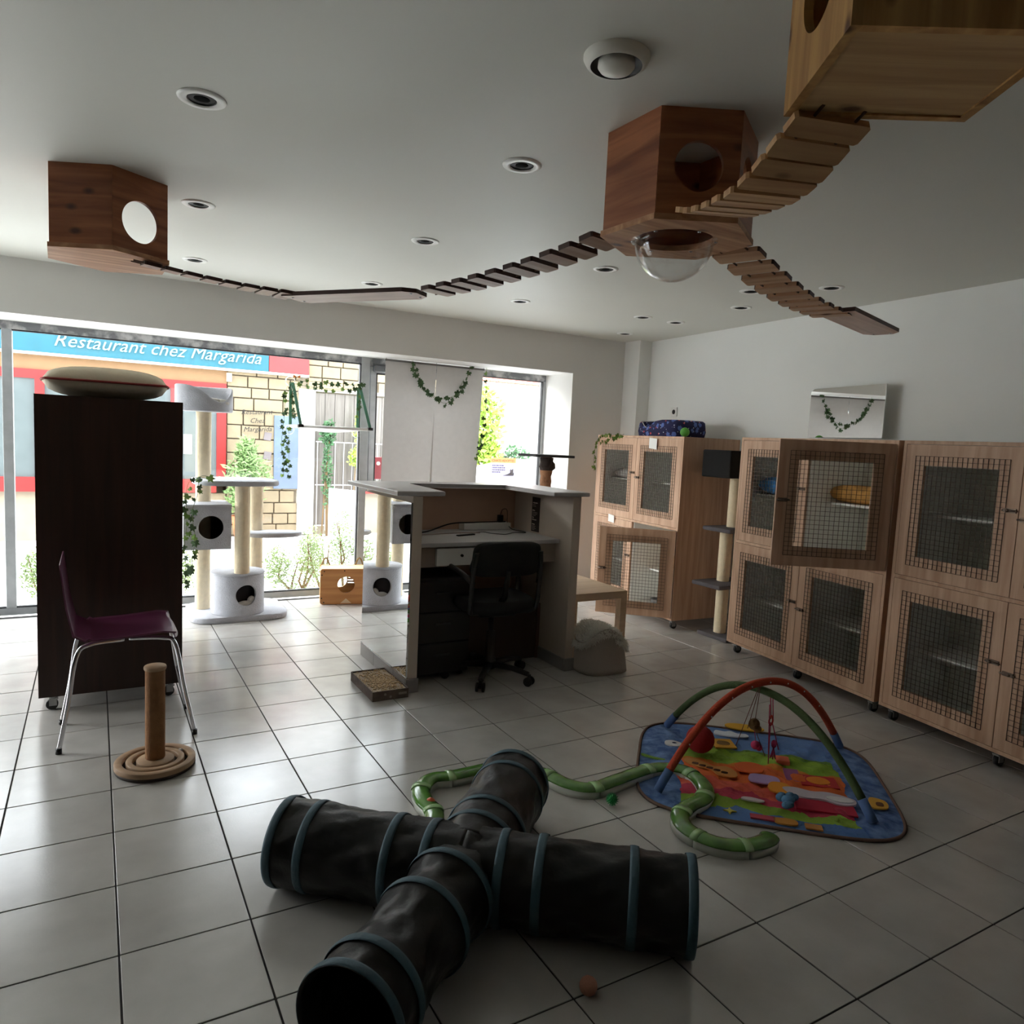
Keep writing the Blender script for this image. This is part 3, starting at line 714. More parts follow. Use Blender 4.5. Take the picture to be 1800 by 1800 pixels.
# ================================================================== CAGE CABINETS
CASTM = mat('castor grey metal', srgb(150, 150, 150), 0.3, 0.8)
KN = CASTM
def latch(parent, x, z, s):
    m = MB(); m.box(x - .028 * s, x + .022 * s, -0.006, -0.001, z - .010, z + .010); m.cyl((x - .038 * s, -0.010, z), (x + .030 * s, -0.010, z), 0.0045, n=8)
    m.ball((x - .012 * s, -0.014, z), 0.009, 1); m.box(x - .03 * s, x - .018 * s, -.014, -.006, z - .007, z + .007)
    return m.obj('latch', mat('latch metal', srgb(120, 104, 92), 0.35, 0.8), parent)
def mesh_door_part(parent, wd, hd, wm, opener):
    """door in local coords: hinge at x=0, plane y 0..0.018 (front at y=0)"""
    ih = 0.105 
    fr = MB(); frame_rect(fr, 0, wd, 0, hd, ih, 0.0, 0.018)
    dr = fr.obj('door', wm, parent)
    g = MB(); a_, b_, c_, d_ = 0.058, wd - 0.058, 0.058, hd - 0.058
    nx = 19; nz_ = 23; t_ = 0.0009
    for i in range(nx + 1):
        x = a_ + (b_ - a_) * i / nx; g.box(x - t_, x + t_, -0.0035, -0.0012, c_, d_)
    for j in range(nz_ + 1):
        z = c_ + (d_ - c_) * j / nz_; g.box(a_, b_, -0.0052, -0.0034, z - t_, z + t_)
    gm = g.obj('wire_mesh', DMETAL, dr); stuff(gm)
    return dr
def cage_cabinet(name, label, loc, rz, W, D, Hh, wm, opened, seed, inner=True):
    """front along +x at y=0, hidden depth towards +y"""
    cb_ = thing(name, label, 'cabinet', loc, rz, None)
    z0 = 0.075; t_ = 0.018
    MB().box(0, t_, 0, D, z0, Hh).obj('side_panel', wm, cb_)
    MB().box(W - t_, W, 0, D, z0, Hh).obj('side_panel', wm, cb_)
    MB().box(t_, W - t_, 0, D, Hh - t_, Hh).obj('top_panel', wm, cb_)
    MB().box(t_, W - t_, 0, D, z0, z0 + t_).obj('bottom_panel', wm, cb_)
    zm = (z0 + Hh) / 2
    MB().box(t_, W - t_, 0.0, D - 0.02, zm - t_ / 2, zm + t_ / 2).obj('middle_shelf', wm, cb_)
    MB().box(W / 2 - t_ / 2, W / 2 + t_ / 2, 0.02, D - 0.02, z0 + t_, Hh - t_).obj('divider', WHITEP if inner else wm, cb_)
    BK = mat('grey white back board', srgb(236, 238, 230), 0.6)
    MB().box(t_, W - t_, D - 0.018, D - 0.002, z0 + t_, Hh - t_).obj('back_panel', BK if inner else wm, cb_)
    if inner:
        m = MB(); q = 0.0015
        for x0, x1 in ((t_, W / 2 - t_ / 2), (W / 2 + t_ / 2, W - t_)):
            for a0, a1 in ((z0 + t_, zm - t_ / 2), (zm + t_ / 2, Hh - t_)):
                m.box(x0 + q / 3, x0 + q, .022, D - .02, a0 + q, a1 - q); m.box(x1 - q, x1 - q / 3, .022, D - .02, a0 + q, a1 - q)
                m.box(x0 + q, x1 - q, .022, D - .02, a0 + q / 3, a0 + q); m.box(x0 + q, x1 - q, .022, D - .02, a1 - q, a1 - q / 3)
        m.obj('bounce_lining', WHITEP, cb_)  # thin white liner added to brighten the cage interiors
        for zc in (z0 + .30, zm + .32):
            for x0, x1 in ((t_ + .001, W / 2 - t_), (W / 2 + t_, W - t_ - .001)):
                MB().box(x0, x1, D * 0.30, D - 0.02, zc, zc + 0.012).obj('inner_shelf', WHITEP, cb_)
    wd = (W - 2 * t_) / 2 - 0.004; hd = (Hh - z0 - 3 * t_) / 2 - 0.004
    for r_ in (0, 1):
        for c_ in (0, 1):
            zb = z0 + t_ + 0.002 + r_ * (hd + t_ + 0.004)
            o = mesh_door_part(cb_, wd, hd, wm, None)
            a_ = opened.get((c_, r_), 0.0)
            lat = latch(o, wd - 0.03, hd * 0.55 + (0.018 if c_ == 0 else -0.018), 1)
            if c_ == 0:  # hinge on the left edge
                o.matrix_local = tr(t_ + 0.002, 0.0, zb) @ rot('Z', -a_)
            else:        # hinge on right edge; mirror by turning round
                o.matrix_local = tr(W - t_ - 0.002, 0.018 if a_ == 0 else 0.0, zb) @ rot('Z', PI + a_)
                for ch_ in o.children:
                    if a_ == 0: ch_.matrix_local = tr(0, 0.018, 0) @ Matrix.Diagonal((1, -1, 1, 1)).to_4x4()
                    else: ch_.matrix_local = tr(0, 0.018, 0) @ Matrix.Diagonal((1, -1, 1, 1)).to_4x4()
    xs = [0.05, W / 2, W - 0.05]
    for x in xs:
        for y in (0.05, D - 0.06):
            m = MB(); m.cyl((x, y, 0.0749), (x, y, 0.055), 0.016, n=12); m.box(x - .015, x + .015, y - .018, y + .018, 0.05, 0.058); m.box(x - .016, x - .012, y - .012, y + .02, .02, .055); m.box(x + .012, x + .016, y - .012, y + .02, .02, .055)
            c = m.obj('castor', CASTM, cb_)
            MB().cyl((x - .011, y + .008, .0255), (x + .011, y + .008, .0255), .0255, n=20).obj('wheel', BLACK, c)
    return cb_
def dir_rz(p, q): return math.atan2(q[1] - p[1], q[0] - p[0])
# fronts run from the far corner to the near corner; local +y goes into the wall
c1a, c1b = (3.549, 1.945), (3.459, 0.752)
cabA = cage_cabinet('cage_cabinet', 'pine cage cabinet with lower right mesh door ajar and pet bed on top', (c1a[0], c1a[1], 0), dir_rz(c1a, c1b), 1.197, 0.55, 1.487, PINE, {(1, 0): math.radians(52)}, 1)
c2a, c2b = (3.450, 0.180), (3.281, -1.045)
cabB = cage_cabinet('cage_cabinet', 'pine cage cabinet with its upper right mesh door wide open', (c2a[0], c2a[1], 0), dir_rz(c2a, c2b), 1.236, 0.48, 1.492, PINE, {(1, 1): math.radians(63)}, 2)
c3a = (3.277, -1.075)
cabC = cage_cabinet('cage_cabinet', 'pine cage cabinet at the right edge with only its first door showing', (c3a[0], c3a[1], 0), dir_rz(c2a, c2b), 1.236, 0.48, 1.492, PINE, {}, 3)
# left cabinet, wood darkened for its silhouette against the window; side towards camera
cabD = cage_cabinet('cage_cabinet', 'silhouette darkened cage cabinet on castors standing left of the window', (0.006, 1.82, 0), -PI / 2 - 0.0, 1.2, 0.62, 1.503, DWOOD, {}, 4, inner=False)
cabD.matrix_world = tr(0.006, 0.62, 0) @ rot('Z', PI / 2)

# cushions inside the cabinets
def cushion(name, label, cat, loc, sx, sy, sz, m_, rz=0.0, piping=None):
    t = thing(name, label, cat, loc, rz)
    def f(u, v):
        x = 2 * u - 1; y = 2 * v - 1
        h = max(0, (1 - abs(x) ** 3.0) * (1 - abs(y) ** 3.0)) ** 0.5
        return x, y, h
    m = MB()
    for s in (1, -1):
        m.grid(lambda u, v: ((2 * u - 1) * sx * (1 - .10 * abs(2 * v - 1) ** 2), (2 * v - 1) * sy * (1 - .10 * abs(2 * u - 1) ** 2), sz * .5 + s * f(u, v)[2] * sz * .5), 20, 20)
    bmesh.ops.remove_doubles(m.bm, verts=m.bm.verts, dist=1e-4); m.obj('cover', m_, t)
    if piping:
        P_ = []
        for k in range(40):
            q = k / 40 * 4; e = int(q); f_ = (q - e) * 2 - 1
            u, v = [(f_, -1), (1, f_), (-f_, 1), (-1, -f_)][e]
            P_.append((u * sx * (1 - .10 * v * v), v * sy * (1 - .10 * u * u), sz * .5))
        MB().tube(P_, 0.006, 6, closed=True).obj('piping', piping, t)
    return t
def in_cab(cb_, x, y, z): return (cb_.matrix_basis @ Vector((x, y, z)))
def cabpos(a_, rz, x, y, z): return Vector((a_[0] + x * math.cos(rz) - y * math.sin(rz), a_[1] + x * math.sin(rz) + y * math.cos(rz), z))
rz1 = dir_rz(c1a, c1b); rz2 = dir_rz(c2a, c2b)
ORG = mat('mustard blanket', srgb(200, 150, 82), 0.9, var=0.25, vscale=18, bump=0.4)
cushion('folded_blanket', 'white folded blanket in the upper left cage of the far cabinet', 'blanket', cabpos(c1a, rz1, .145, .27, 1.1145), .115, .12, .09, FLUFF, rz1)
cushion('blue_blanket', 'bright blue blanket in upper left cage of the near cabinet', 'blanket', cabpos(c2a, rz2, .145, .24, 1.1165), .115, .12, .12, mat('bright blue fleece', srgb(70, 160, 240), 0.9, var=0.25, vscale=20), rz2)
cushion('mustard_blanket', 'mustard blanket behind the open upper door of near cabinet', 'blanket', cabpos(c2a, rz2, .80, .26, 1.1165), .22, .085, .11, ORG, rz2)
cushion('mustard_blanket', 'mustard blanket in the open lower right cage of far cabinet', 'blanket', cabpos(c1a, rz1, .90, .36, 0.388), .20, .09, .13, ORG, rz1)
o = MB().lathe([(0.0, 0.0), (0.08, 0.0), (0.10, 0.05), (0.094, 0.05), (0.078, 0.008), (0, 0.008)], 28).obj('bowl', WHITEP, None); o.location = cabpos(c1a, rz1, 1.06, .12, 0.0945)
tag(o, 'white bowl on the floor of the open lower cage', 'bowl')
o = MB().lathe([(0.0, 0.0), (0.05, 0.0), (0.06, 0.04), (0.055, 0.04), (0.048, 0.006), (0, 0.006)], 24).obj('bowl', mat('grey bowl', srgb(110, 110, 110), 0.5), None); o.location = cabpos(c1a, rz1, .72, .22, 0.0945)
tag(o, 'small grey bowl on the floor of the open lower cage', 'bowl')
# white cards clipped to the doors
def card(label, p, rz, w=0.075, h=0.10, lean=0.08):
    t = MB().box(-w / 2, w / 2, -0.0015, 0.0, 0, h).obj('paper_card', mat('white paper', (1, 1, 1, 1)), None)
    t.matrix_world = tr(*p) @ rot('Z', rz) @ rot('Y', lean) @ rot('X', 0.06)
    return tag(t, label, 'card')
card('white card clipped on the upper right door of far cabinet', cabpos(c1a, rz1, .83, -.010, 1.385), rz1, 0.10, 0.085)
card('small white card on the lower left door of far cabinet', cabpos(c1a, rz1, .30, -.010, .735), rz1, 0.09, 0.065)
# ball and pet bed on the far cabinet
o = MB().ball((0, 0, 0), 0.036, 3).obj('green_ball', mat('soft green foam', srgb(92, 168, 66), 0.6, bump=0.2, bscale=200), None); o.location = cabpos(c1a, rz1, 1.10, .08, 1.524)
tag(o, 'green ball beside the pet bed on the far cabinet', 'ball')
def print_mat():
    m = mat('navy floral print', srgb(30, 30, 74), 0.85); nt = m.node_tree; b = nt.nodes['Principled BSDF']; L = nt.links.new
    t = nt.nodes.new('ShaderNodeTexCoord'); prev = None
    base = [n for n in nt.nodes if n.type == 'VALTORGB'][0].outputs['Color']
    for sc_, col, th in ((22, (0.62, 0.08, 0.09, 1), .20), (34, (0.55, 0.60, 0.75, 1), .17), (15, (0.10, 0.16, 0.45, 1), .30)):
        v = nt.nodes.new('ShaderNodeTexVoronoi'); v.inputs['Scale'].default_value = sc_; n = nt.nodes.new('ShaderNodeTexNoise'); n.inputs['Scale'].default_value = 90
        L(t.outputs['Object'], v.inputs['Vector']); L(t.outputs['Object'], n.inputs['Vector'])
        ad = nt.nodes.new('ShaderNodeMath'); ad.operation = 'MULTIPLY_ADD'; ad.inputs[1].default_value = .35; L(n.outputs['Fac'], ad.inputs[0]); L(v.outputs['Distance'], ad.inputs[2])
        lt = nt.nodes.new('ShaderNodeMath'); lt.operation = 'LESS_THAN'; lt.inputs[1].default_value = th + .16; L(ad.outputs[0], lt.inputs[0])
        mx = nt.nodes.new('ShaderNodeMix'); mx.data_type = 'RGBA'; L(lt.outputs[0], mx.inputs[0]); L(base, mx.inputs[6]); mx.inputs[7].default_value = col; base = mx.outputs[2]
    L(base, b.inputs['Base Color']); return m
pb = thing('pet_bed', 'navy floral pet bed with a low scooped front on the far cabinet', 'pet bed', cabpos(c1a, rz1, .70, .26, 1.487), rz1)
def bedwall(u, v):
    a_ = 2 * PI * u; c_, s_ = math.cos(a_), math.sin(a_)
    rx = abs(c_) ** .45 * (1 if c_ >= 0 else -1) * .27; ry = abs(s_) ** .45 * (1 if s_ >= 0 else -1) * .18
    dip = 0.065 * math.exp(-((rx + .12) / .09) ** 2) if s_ < 0 else 0
    hh = 0.135 - dip - 0.02 * (rx > .1) * 0
    prof = [(1.0, 0.0), (1.04, .35), (1.0, .9), (.93, 1.0), (.86, .9), (.84, .2), (.84, .12)]
    k = v * 6; i = min(int(k), 5); f = k - i; r = prof[i][0] * (1 - f) + prof[i + 1][0] * f; z = prof[i][1] * (1 - f) + prof[i + 1][1] * f
    return (rx * r, ry * r, z * hh)
m = MB(); m.grid(bedwall, 60, 12); bmesh.ops.remove_doubles(m.bm, verts=m.bm.verts, dist=1e-4); m.obj('bolster', print_mat(), pb)
m = MB(); P_ = [Vector(bedwall(k / 60, 0.55)) for k in range(60)]; m.tube(P_, 0.004, 6, closed=True); m.obj('piping', FLUFF, pb)
MB().box(-.22, .22, -.145, .145, 0.0, .035, bev=.01).obj('base_pad', mat('burgundy pad', srgb(86, 38, 40), 0.9), pb)

# wall power socket, wall mirror
angw = math.atan2(RW0.y - RW1.y, RW0.x - RW1.x)
def on_wall(y, z, off=0.0): return tr(rwx(y) - off, y, z) @ rot('Z', angw)
so = MB().box(-.041, .041, -0.0, .012, -.041, .041, bev=.003).obj('wall_socket', WHITEP, None); so.matrix_world = on_wall(1.655, 1.725, 0.0) @ tr(0, 0.0, 0)
tag(so, 'white wall socket above the pet bed', 'socket')
MB().cyl((0, 0.0122, 0), (0, 0.014, 0), 0.021, n=20).obj('socket_well', BLACK, so)
mi = thing('wall_mirror', 'frameless mirror on right wall above the near cabinets', 'mirror', (0, 0, 0)); mi.matrix_world = on_wall(-0.30, 1.50, 0.058) @ rot('Z', math.radians(-7.2))
m = MB(); m.prism([(0.43, 0.02), (0.43, 0.34), (0.40, 0.36), (-.235, 0.36), (-.235, 0.02)], 0, 0.006, M=rot('X', PI / 2) @ tr(0, 0, -0.006)); m.obj('mirror_glass', mirror_mat(), mi)

# ================================================================== SIDE TABLE + CAT CAVE
st = thing('side_table', 'birch square side table between counter and far cabinet', 'table', (2.435, 0.62, 0), 0.0)
BIR = wood('birch veneer', srgb(226, 200, 170), srgb(210, 182, 150), 'x', 0.45, knots=False)
MB().box(-.225, .225, -.29, .31, .40, .45, bev=.002).obj('table_top', BIR, st)
for x in (-.20, .20):
    for y in (-.265, .285): MB().box(x - .025, x + .025, y - .025, y + .025, 0, .40).obj('leg', BIR, st)
cv = thing('cat_cave', 'grey felt cat cave with shaggy white rim in front of table', 'pet bed', (2.355, 0.180, 0), 0.0)
def cave(u, v):
    a_ = 2 * PI * u; c_, s_ = math.cos(a_), math.sin(a_)
    rx = abs(c_) ** .7 * (1 if c_ >= 0 else -1); ry = abs(s_) ** .7 * (1 if s_ >= 0 else -1)
    # rim slants from high left to low right
    r = 1 - .12 * v * v
    x = rx * .165 * r - .02 * v; y = ry * .125 * r
    top = .285 - (3.6 * (x + .05) ** 2 if x > -.05 else 7 * (x + .05) ** 2)
    return (x, y, top * v)
m = MB(); V = m.grid(cave, 48, 8); bmesh.ops.remove_doubles(m.bm, verts=m.bm.verts, dist=1e-4)
FELT = mat('grey beige felt', srgb(178, 168, 158), 0.95, var=0.05, bump=0.3, bscale=200)
o = m.obj('felt_shell', FELT, cv); o.modifiers.new('s', 'SOLIDIFY').thickness = 0.014
MB().prism([(math.cos(2*PI*k/32)*.155, math.sin(2*PI*k/32)*.115) for k in range(32)], 0.0, 0.012).obj('floor_pad', FELT, cv)
SHAG = cloth_mat('shaggy white pile', srgb(238, 236, 230), .45)
m = MB(); rr = random.Random(11)
for k in range(4200):
    u = rr.random(); c0 = Vector(cave(u, 1.0)); t = rr.random()
    # shaggy strip hanging over the rim (outside on the slanted side)
    base = Vector(cave(u, 1 - t * (0.16 if c0.x < 0 else 0.30))); out = Vector((base.x, base.y * 1.2, 0)).normalized()
    base += out * .012; L_ = rr.uniform(.018, .034)
    tip = base + out * L_ * .5 + Vector((rr.uniform(-1, 1), rr.uniform(-1, 1), rr.uniform(-1.0, .5))) * L_ * .7
    w_ = Vector((rr.uniform(-1, 1), rr.uniform(-1, 1), 0)).normalized() * .0035
    m.bm.faces.new([m.bm.verts.new(base - w_), m.bm.verts.new(base + w_), m.bm.verts.new(tip)])
stuff(m.obj('shaggy_rim', SHAG, cv, fixn=False))
def cavlid(u, v):
    p = Vector(cave(u, 1.0)); c0 = Vector((-.03, 0, .235)); q = c0.lerp(p, v); q.z = .285 - (3.6 * (q.x + .05) ** 2 if q.x > -.05 else 7 * (q.x + .05) ** 2) + .008 * (1 - v); return q
m = MB(); m.grid(cavlid, 48, 6); bmesh.ops.remove_doubles(m.bm, verts=m.bm.verts, dist=1e-4)
# keep an entrance on the sloping side
m.obj('lining', FLUFF, cv)
m = MB()
for k in range(5200):
    u = rr.random(); v = math.sqrt(rr.random()); base = Vector(cavlid(u, v)); L_ = rr.uniform(.016, .030)
    tip = base + Vector((rr.uniform(-1, 1), rr.uniform(-1, 1), rr.uniform(.2, 1.0))) * L_
    w_ = Vector((rr.uniform(-1, 1), rr.uniform(-1, 1), 0)).normalized() * .0035
    m.bm.faces.new([m.bm.verts.new(base - w_), m.bm.verts.new(base + w_), m.bm.verts.new(tip)])
stuff(m.obj('shaggy_pile', SHAG, cv, fixn=False))

# litter-like scratch box on the floor by the counter
lb = thing('scratch_box', 'low cardboard scratch box strewn with crumbs by the counter', 'box', (0.972, 0.345, 0), math.radians(0))
CARD = mat('brown printed cardboard', srgb(112, 98, 90), 0.8, var=0.25, vscale=20)
m = MB(); x0, x1, y0, y1 = -.100, .100, -.175, .195
m.box(x0, x1, y0, y0 + .004, 0, .052); m.box(x0, x1, y1 - .004, y1, 0, .052); m.box(x0, x0 + .004, y0 + .004, y1 - .004, 0, .052); m.box(x1 - .004, x1, y0 + .004, y1 - .004, 0, .052); m.box(x0 + .004, x1 - .004, y0 + .004, y1 - .004, 0, .004)
m.obj('tray', CARD, lb)
MB().box(x0 + .005, x1 - .005, y0 + .005, y1 - .005, .005, .044).obj('scratch_pad', mat('corrugated card pad', srgb(168, 148, 126), 0.9, var=0.2, vscale=60, bump=0.6, bscale=160), lb)
m = MB(); rr = random.Random(5)
for k in range(700):
    x = max(x0 + .01, min(x1 - .01, rr.gauss(0, .05))); y = max(y0 + .01, min(y1 - .01, rr.gauss(.0, .085)))
    s_ = rr.uniform(.0015, .004); m.box(x - s_, x + s_ * 1.4, y - s_, y + s_, .044, .044 + s_ * 1.5)
stuff(m.obj('crumbs', mat('tan crumbs', srgb(186, 158, 120), 0.9, var=0.4, vscale=80), lb))
for k, x in enumerate((-.03, .0)): MB().cyl((x, y0 - .0006, .032 - k * .016), (x, y0 + .0005, .032 - k * .016), .007, n=14).obj('print_dot', mat('pale print dot', srgb(170, 160, 150), 0.8), lb)
MB().box(.045, .09, y0 - .0006, y0 + .0005, .022, .034).obj('print_band', mat('pale print dot', (1, 1, 1, 1)), lb)
# ================================================================== CAT TREE BY THE WINDOW
def rrect(x0, x1, y0, y1, r, n=8):
    P_ = []
    for cx, cy, a0 in ((x1 - r, y1 - r, 0), (x0 + r, y1 - r, PI / 2), (x0 + r, y0 + r, PI), (x1 - r, y0 + r, 3 * PI / 2)):
        for k in range(n + 1):
            a_ = a0 + PI / 2 * k / n; P_.append((cx + r * math.cos(a_), cy + r * math.sin(a_)))
    return P_
def pad(poly, z0, z1, bev=0.012, seg=3):
    m = MB(); m.prism(poly, z0, z1)
    bmesh.ops.bevel(m.bm, geom=[e for e in m.bm.edges if abs(e.verts[0].co.z - e.verts[1].co.z) < 1e-5], offset=bev, segments=seg, affect='EDGES', profile=0.5)
    for f in m.bm.faces: f.smooth = True
    return m
def holed_cyl(r, h, th, zc, rh, thick=0.012, nt=120, nz=40, z0=0.0):
    m = MB(); bm = m.bm
    V = [[bm.verts.new((r * math.cos(2 * PI * i / nt), r * math.sin(2 * PI * i / nt), z0 + h * j / nz)) for j in range(nz + 1)] for i in range(nt)]
    def sd(v):
        a_ = math.atan2(v.co.y, v.co.x) - th; a_ = (a_ + PI) % (2 * PI) - PI
        return Vector((a_ * r, v.co.z - zc))
    for i in range(nt):
        for j in range(nz):
            q = (V[i][j], V[(i + 1) % nt][j], V[(i + 1) % nt][j + 1], V[i][j + 1])
            if all(sd(v).length < rh * 1.02 for v in q): continue
            f = bm.faces.new(q); f.smooth = True
    for v in list(bm.verts):
        if not v.link_faces: bm.verts.remove(v); continue
        d = sd(v)
        if d.length < rh * 1.02 + r * 2 * PI / nt and 0 < len(v.link_faces) < 4 and abs(v.co.z - z0) > 1e-4 and abs(v.co.z - z0 - h) > 1e-4:
            d = d.normalized() * rh; a_ = th + d.x / r
            v.co = Vector((r * math.cos(a_), r * math.sin(a_), zc + d.y))
        elif d.length < rh:
            d = d.normalized() * rh; a_ = th + d.x / r; v.co = Vector((r * math.cos(a_), r * math.sin(a_), zc + d.y))
    bmesh.ops.recalc_face_normals(bm, faces=bm.faces)
    bmesh.ops.solidify(bm, geom=bm.faces[:], thickness=thick)
    return m
ct = thing('cat_tree', 'tall grey plush cat tree with sisal posts before the shop window', 'cat tree', (0.50, 2.20, 0))
pad(rrect(-.29, .38, -.155, .42, .12), 0.0, 0.042).obj('base', PLUSH, ct)
MB_ = holed_cyl(0.185, 0.29, math.radians(-80), 0.195, 0.075, z0=0.043)
hs = MB_.obj('cat_house', PLUSH, ct); hs.location = (0.035, 0.02, 0)
MB().lathe([(0.0, 0.0), (.186, 0.0), (.190, .006), (.186, .014), (0, .014)], 48).obj('lid', PLUSH, hs).location = (0, 0, 0.333)
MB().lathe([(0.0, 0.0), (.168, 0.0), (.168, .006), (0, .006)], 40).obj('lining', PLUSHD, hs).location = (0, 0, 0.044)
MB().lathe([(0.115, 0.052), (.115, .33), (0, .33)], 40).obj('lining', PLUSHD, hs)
cu = MB(); cu.ball((0.03, -.140, .115), .062, 3, (1.0, .4, .55)); cu.ball((-.005, -.140, .10), .05, 2, (1, .5, .6)); cu.ball((0.075, -.130, .135), .042, 2, (.8, .5, 1.1)); cu.obj('fluffy_cushion', FLUFF, hs)
def post(m, x, y, z0, z1, r=0.055): m.cyl((x, y, z0), (x, y, z1), r, n=32)
def sisal_post(x, y, z0, z1, r, parent, name='sisal_post', mt=None):
    prof = [(0, z0)]; z = z0; k = 0
    while z < z1 - 1e-4:
        prof += [(r, z), (r + .0016, z + .003)]; z += .006
    prof += [(r, z1), (0, z1)]
    return MB().lathe(prof, 28, (x, y, 0)).obj(name, mt or SISAL, parent)
sisal_post(0.045, -.085, 0.347, 0.985, 0.052, ct)
sisal_post(-.185, .19, 0.042, 1.50, 0.052, ct)
sisal_post(0.20, .25, 0.042, 0.985, 0.052, ct)
pad(rrect(-.27, .30, -.20, .30, .14), 0.985, 1.02).obj('platform', PLUSH, ct)
pad([(0.30 + .215 * math.cos(2 * PI * k / 40), .10 + .13 * math.sin(2 * PI * k / 40)) for k in range(40)], 0.59, 0.618).obj('platform', PLUSH, ct)
# box den around the left post
bx = MB(); x0, x1, y0, y1, z0, z1 = -.345, -.03, -.09, .26, .54, .83
bx.holed([(x0, z0), (x1, z0), (x1, z1), (x0, z1)], (-.165, .683, .083), 0, .012, 64, M=tr(0, y0 + .012, 0) @ rot('X', PI / 2))
den = bx.obj('box_den', PLUSH, ct)
m = MB(); m.box(x0, x0 + .012, y0 + .012, y1, z0, z1); m.box(x1 - .012, x1, y0 + .012, y1, z0, z1); m.box(x0 + .012, x1 - .012, y1 - .012, y1, z0, z1); m.obj('den_wall', PLUSH, den)
pad(rrect(x0 - .004, x1 + .004, y0 - .004, y1 + .004, .02), z1, z1 + .016, .006).obj('den_roof', PLUSH, den)
MB().box(x0, x1, y0, y1, z0 - .014, z0).obj('den_floor', PLUSH, den)
m = MB(); m.box(x0 + .0125, x0 + .015, y0 + .013, y1 - .013, z0, z1); m.box(x1 - .015, x1 - .0125, y0 + .013, y1 - .013, z0, z1); m.box(x0 + .015, x1 - .015, y1 - .016, y1 - .0125, z0, z1); m.box(x0 + .015, x1 - .015, y0 + .013, y1 - .016, z1 - .004, z1 - .001); m.box(x0 + .015, x1 - .015, y0 + .013, y1 - .016, z0 + .001, z0 + .004)
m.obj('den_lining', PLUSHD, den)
# top bowl with a scooped front
def bowl(u, v):
    a_ = 2 * PI * u; c_, s_ = math.cos(a_), math.sin(a_)
    da = (a_ - math.radians(-62)) ; da = (da + PI) % (2 * PI) - PI
    hh = 0.185 - 0.115 * math.exp(-(da / .70) ** 2)
    prof = [(0.0, 0.0), (.97, 0.0), (1, .05), (1, .97), (.97, 1), (.92, .97), (.90, .30), (0, .25)]
    zz = [0, 0, .01, hh - .006, hh, hh - .006, .02, .018]
    k = v * 7; i = min(int(k), 6); f = k - i; r = prof[i][0] * (1 - f) + prof[i + 1][0] * f; z = zz[i] * (1 - f) + zz[i + 1] * f
    return (r * c_ * .195, r * s_ * .185, z)
m = MB(); m.grid(bowl, 64, 21); bmesh.ops.remove_doubles(m.bm, verts=m.bm.verts, dist=1e-4)
bo = m.obj('lookout_bowl', PLUSH, ct); bo.location = (-.185, .17, 1.50)
m = MB(); m.ball((0, 0, .03), .16, 3, (1, .95, .22)); m.ball((.10, -.10, .065), .06, 2, (1.0, .8, .5)); m.ball((.04, -.13, .08), .045, 2, (1.2, .6, .4)); m.obj('fluffy_cushion', FLUFF, bo)

# scratch cat tree in the gap between the cabinets
gt = thing('cat_tree', 'narrow cat tree in the dark gap between the two cage cabinets', 'cat tree', (3.76, 0.47, 0))
GP = mat('dark grey carpet', srgb(92, 88, 92), 0.95, bump=0.4, bscale=150)
MB().box(-.16, .16, -.15, .15, 0, .03, bev=.008).obj('base', GP, gt)
sisal_post(-.045, 0.03, .03, .39, .045, gt); sisal_post(-.03, 0.05, .42, .80, .045, gt); sisal_post(.01, .03, .83, 1.20, .045, gt)
MB().box(-.24, .16, -.12, .16, .39, .42, bev=.008).obj('platform', GP, gt)
MB().box(-.17, .16, -.12, .16, .80, .83, bev=.008).obj('platform', GP, gt)
MB().box(-.22, .16, -.12, .16, 1.20, 1.40, bev=.01).obj('top_box', mat('black felt', srgb(12, 11, 12), 0.95), gt)

# tall scratching post in the right window reveal
tp = thing('scratching_post', 'bark covered scratching post with flat black top in right window', 'scratching post', (3.11, 2.10, 0))
MB().box(-.19, .17, -.18, .18, 0, .03, bev=.006).obj('base', BLACK, tp)
prof = [(0, .03)]
for k in range(60): prof.append((.052 + .004 * math.sin(k * 1.7) + .003 * math.sin(k * .6), .03 + k * (1.235 / 59)))
prof.append((0, 1.265)); MB().lathe(prof, 20).obj('post', mat('bark brown sisal', srgb(150, 108, 78), 0.9, var=0.3, vscale=16, bump=0.8, bscale=50), tp)
m = MB(); m.lathe([(.056, 1.15), (.066, 1.18), (.058, 1.22), (.062, 1.262), (0.0, 1.262)], 14); m.ball((.045, -.03, 1.19), .03, 1, (1, 1, 1.5)); m.obj('torn_wrap', mat('dark torn wrap', srgb(50, 38, 34), 0.9, bump=0.8, bscale=60), tp)
pad(rrect(-.21, .20, -.16, .16, .02), 1.268, 1.290, .004).obj('top_plate', mat('charcoal carpet plate', srgb(58, 58, 60), 0.9), tp)

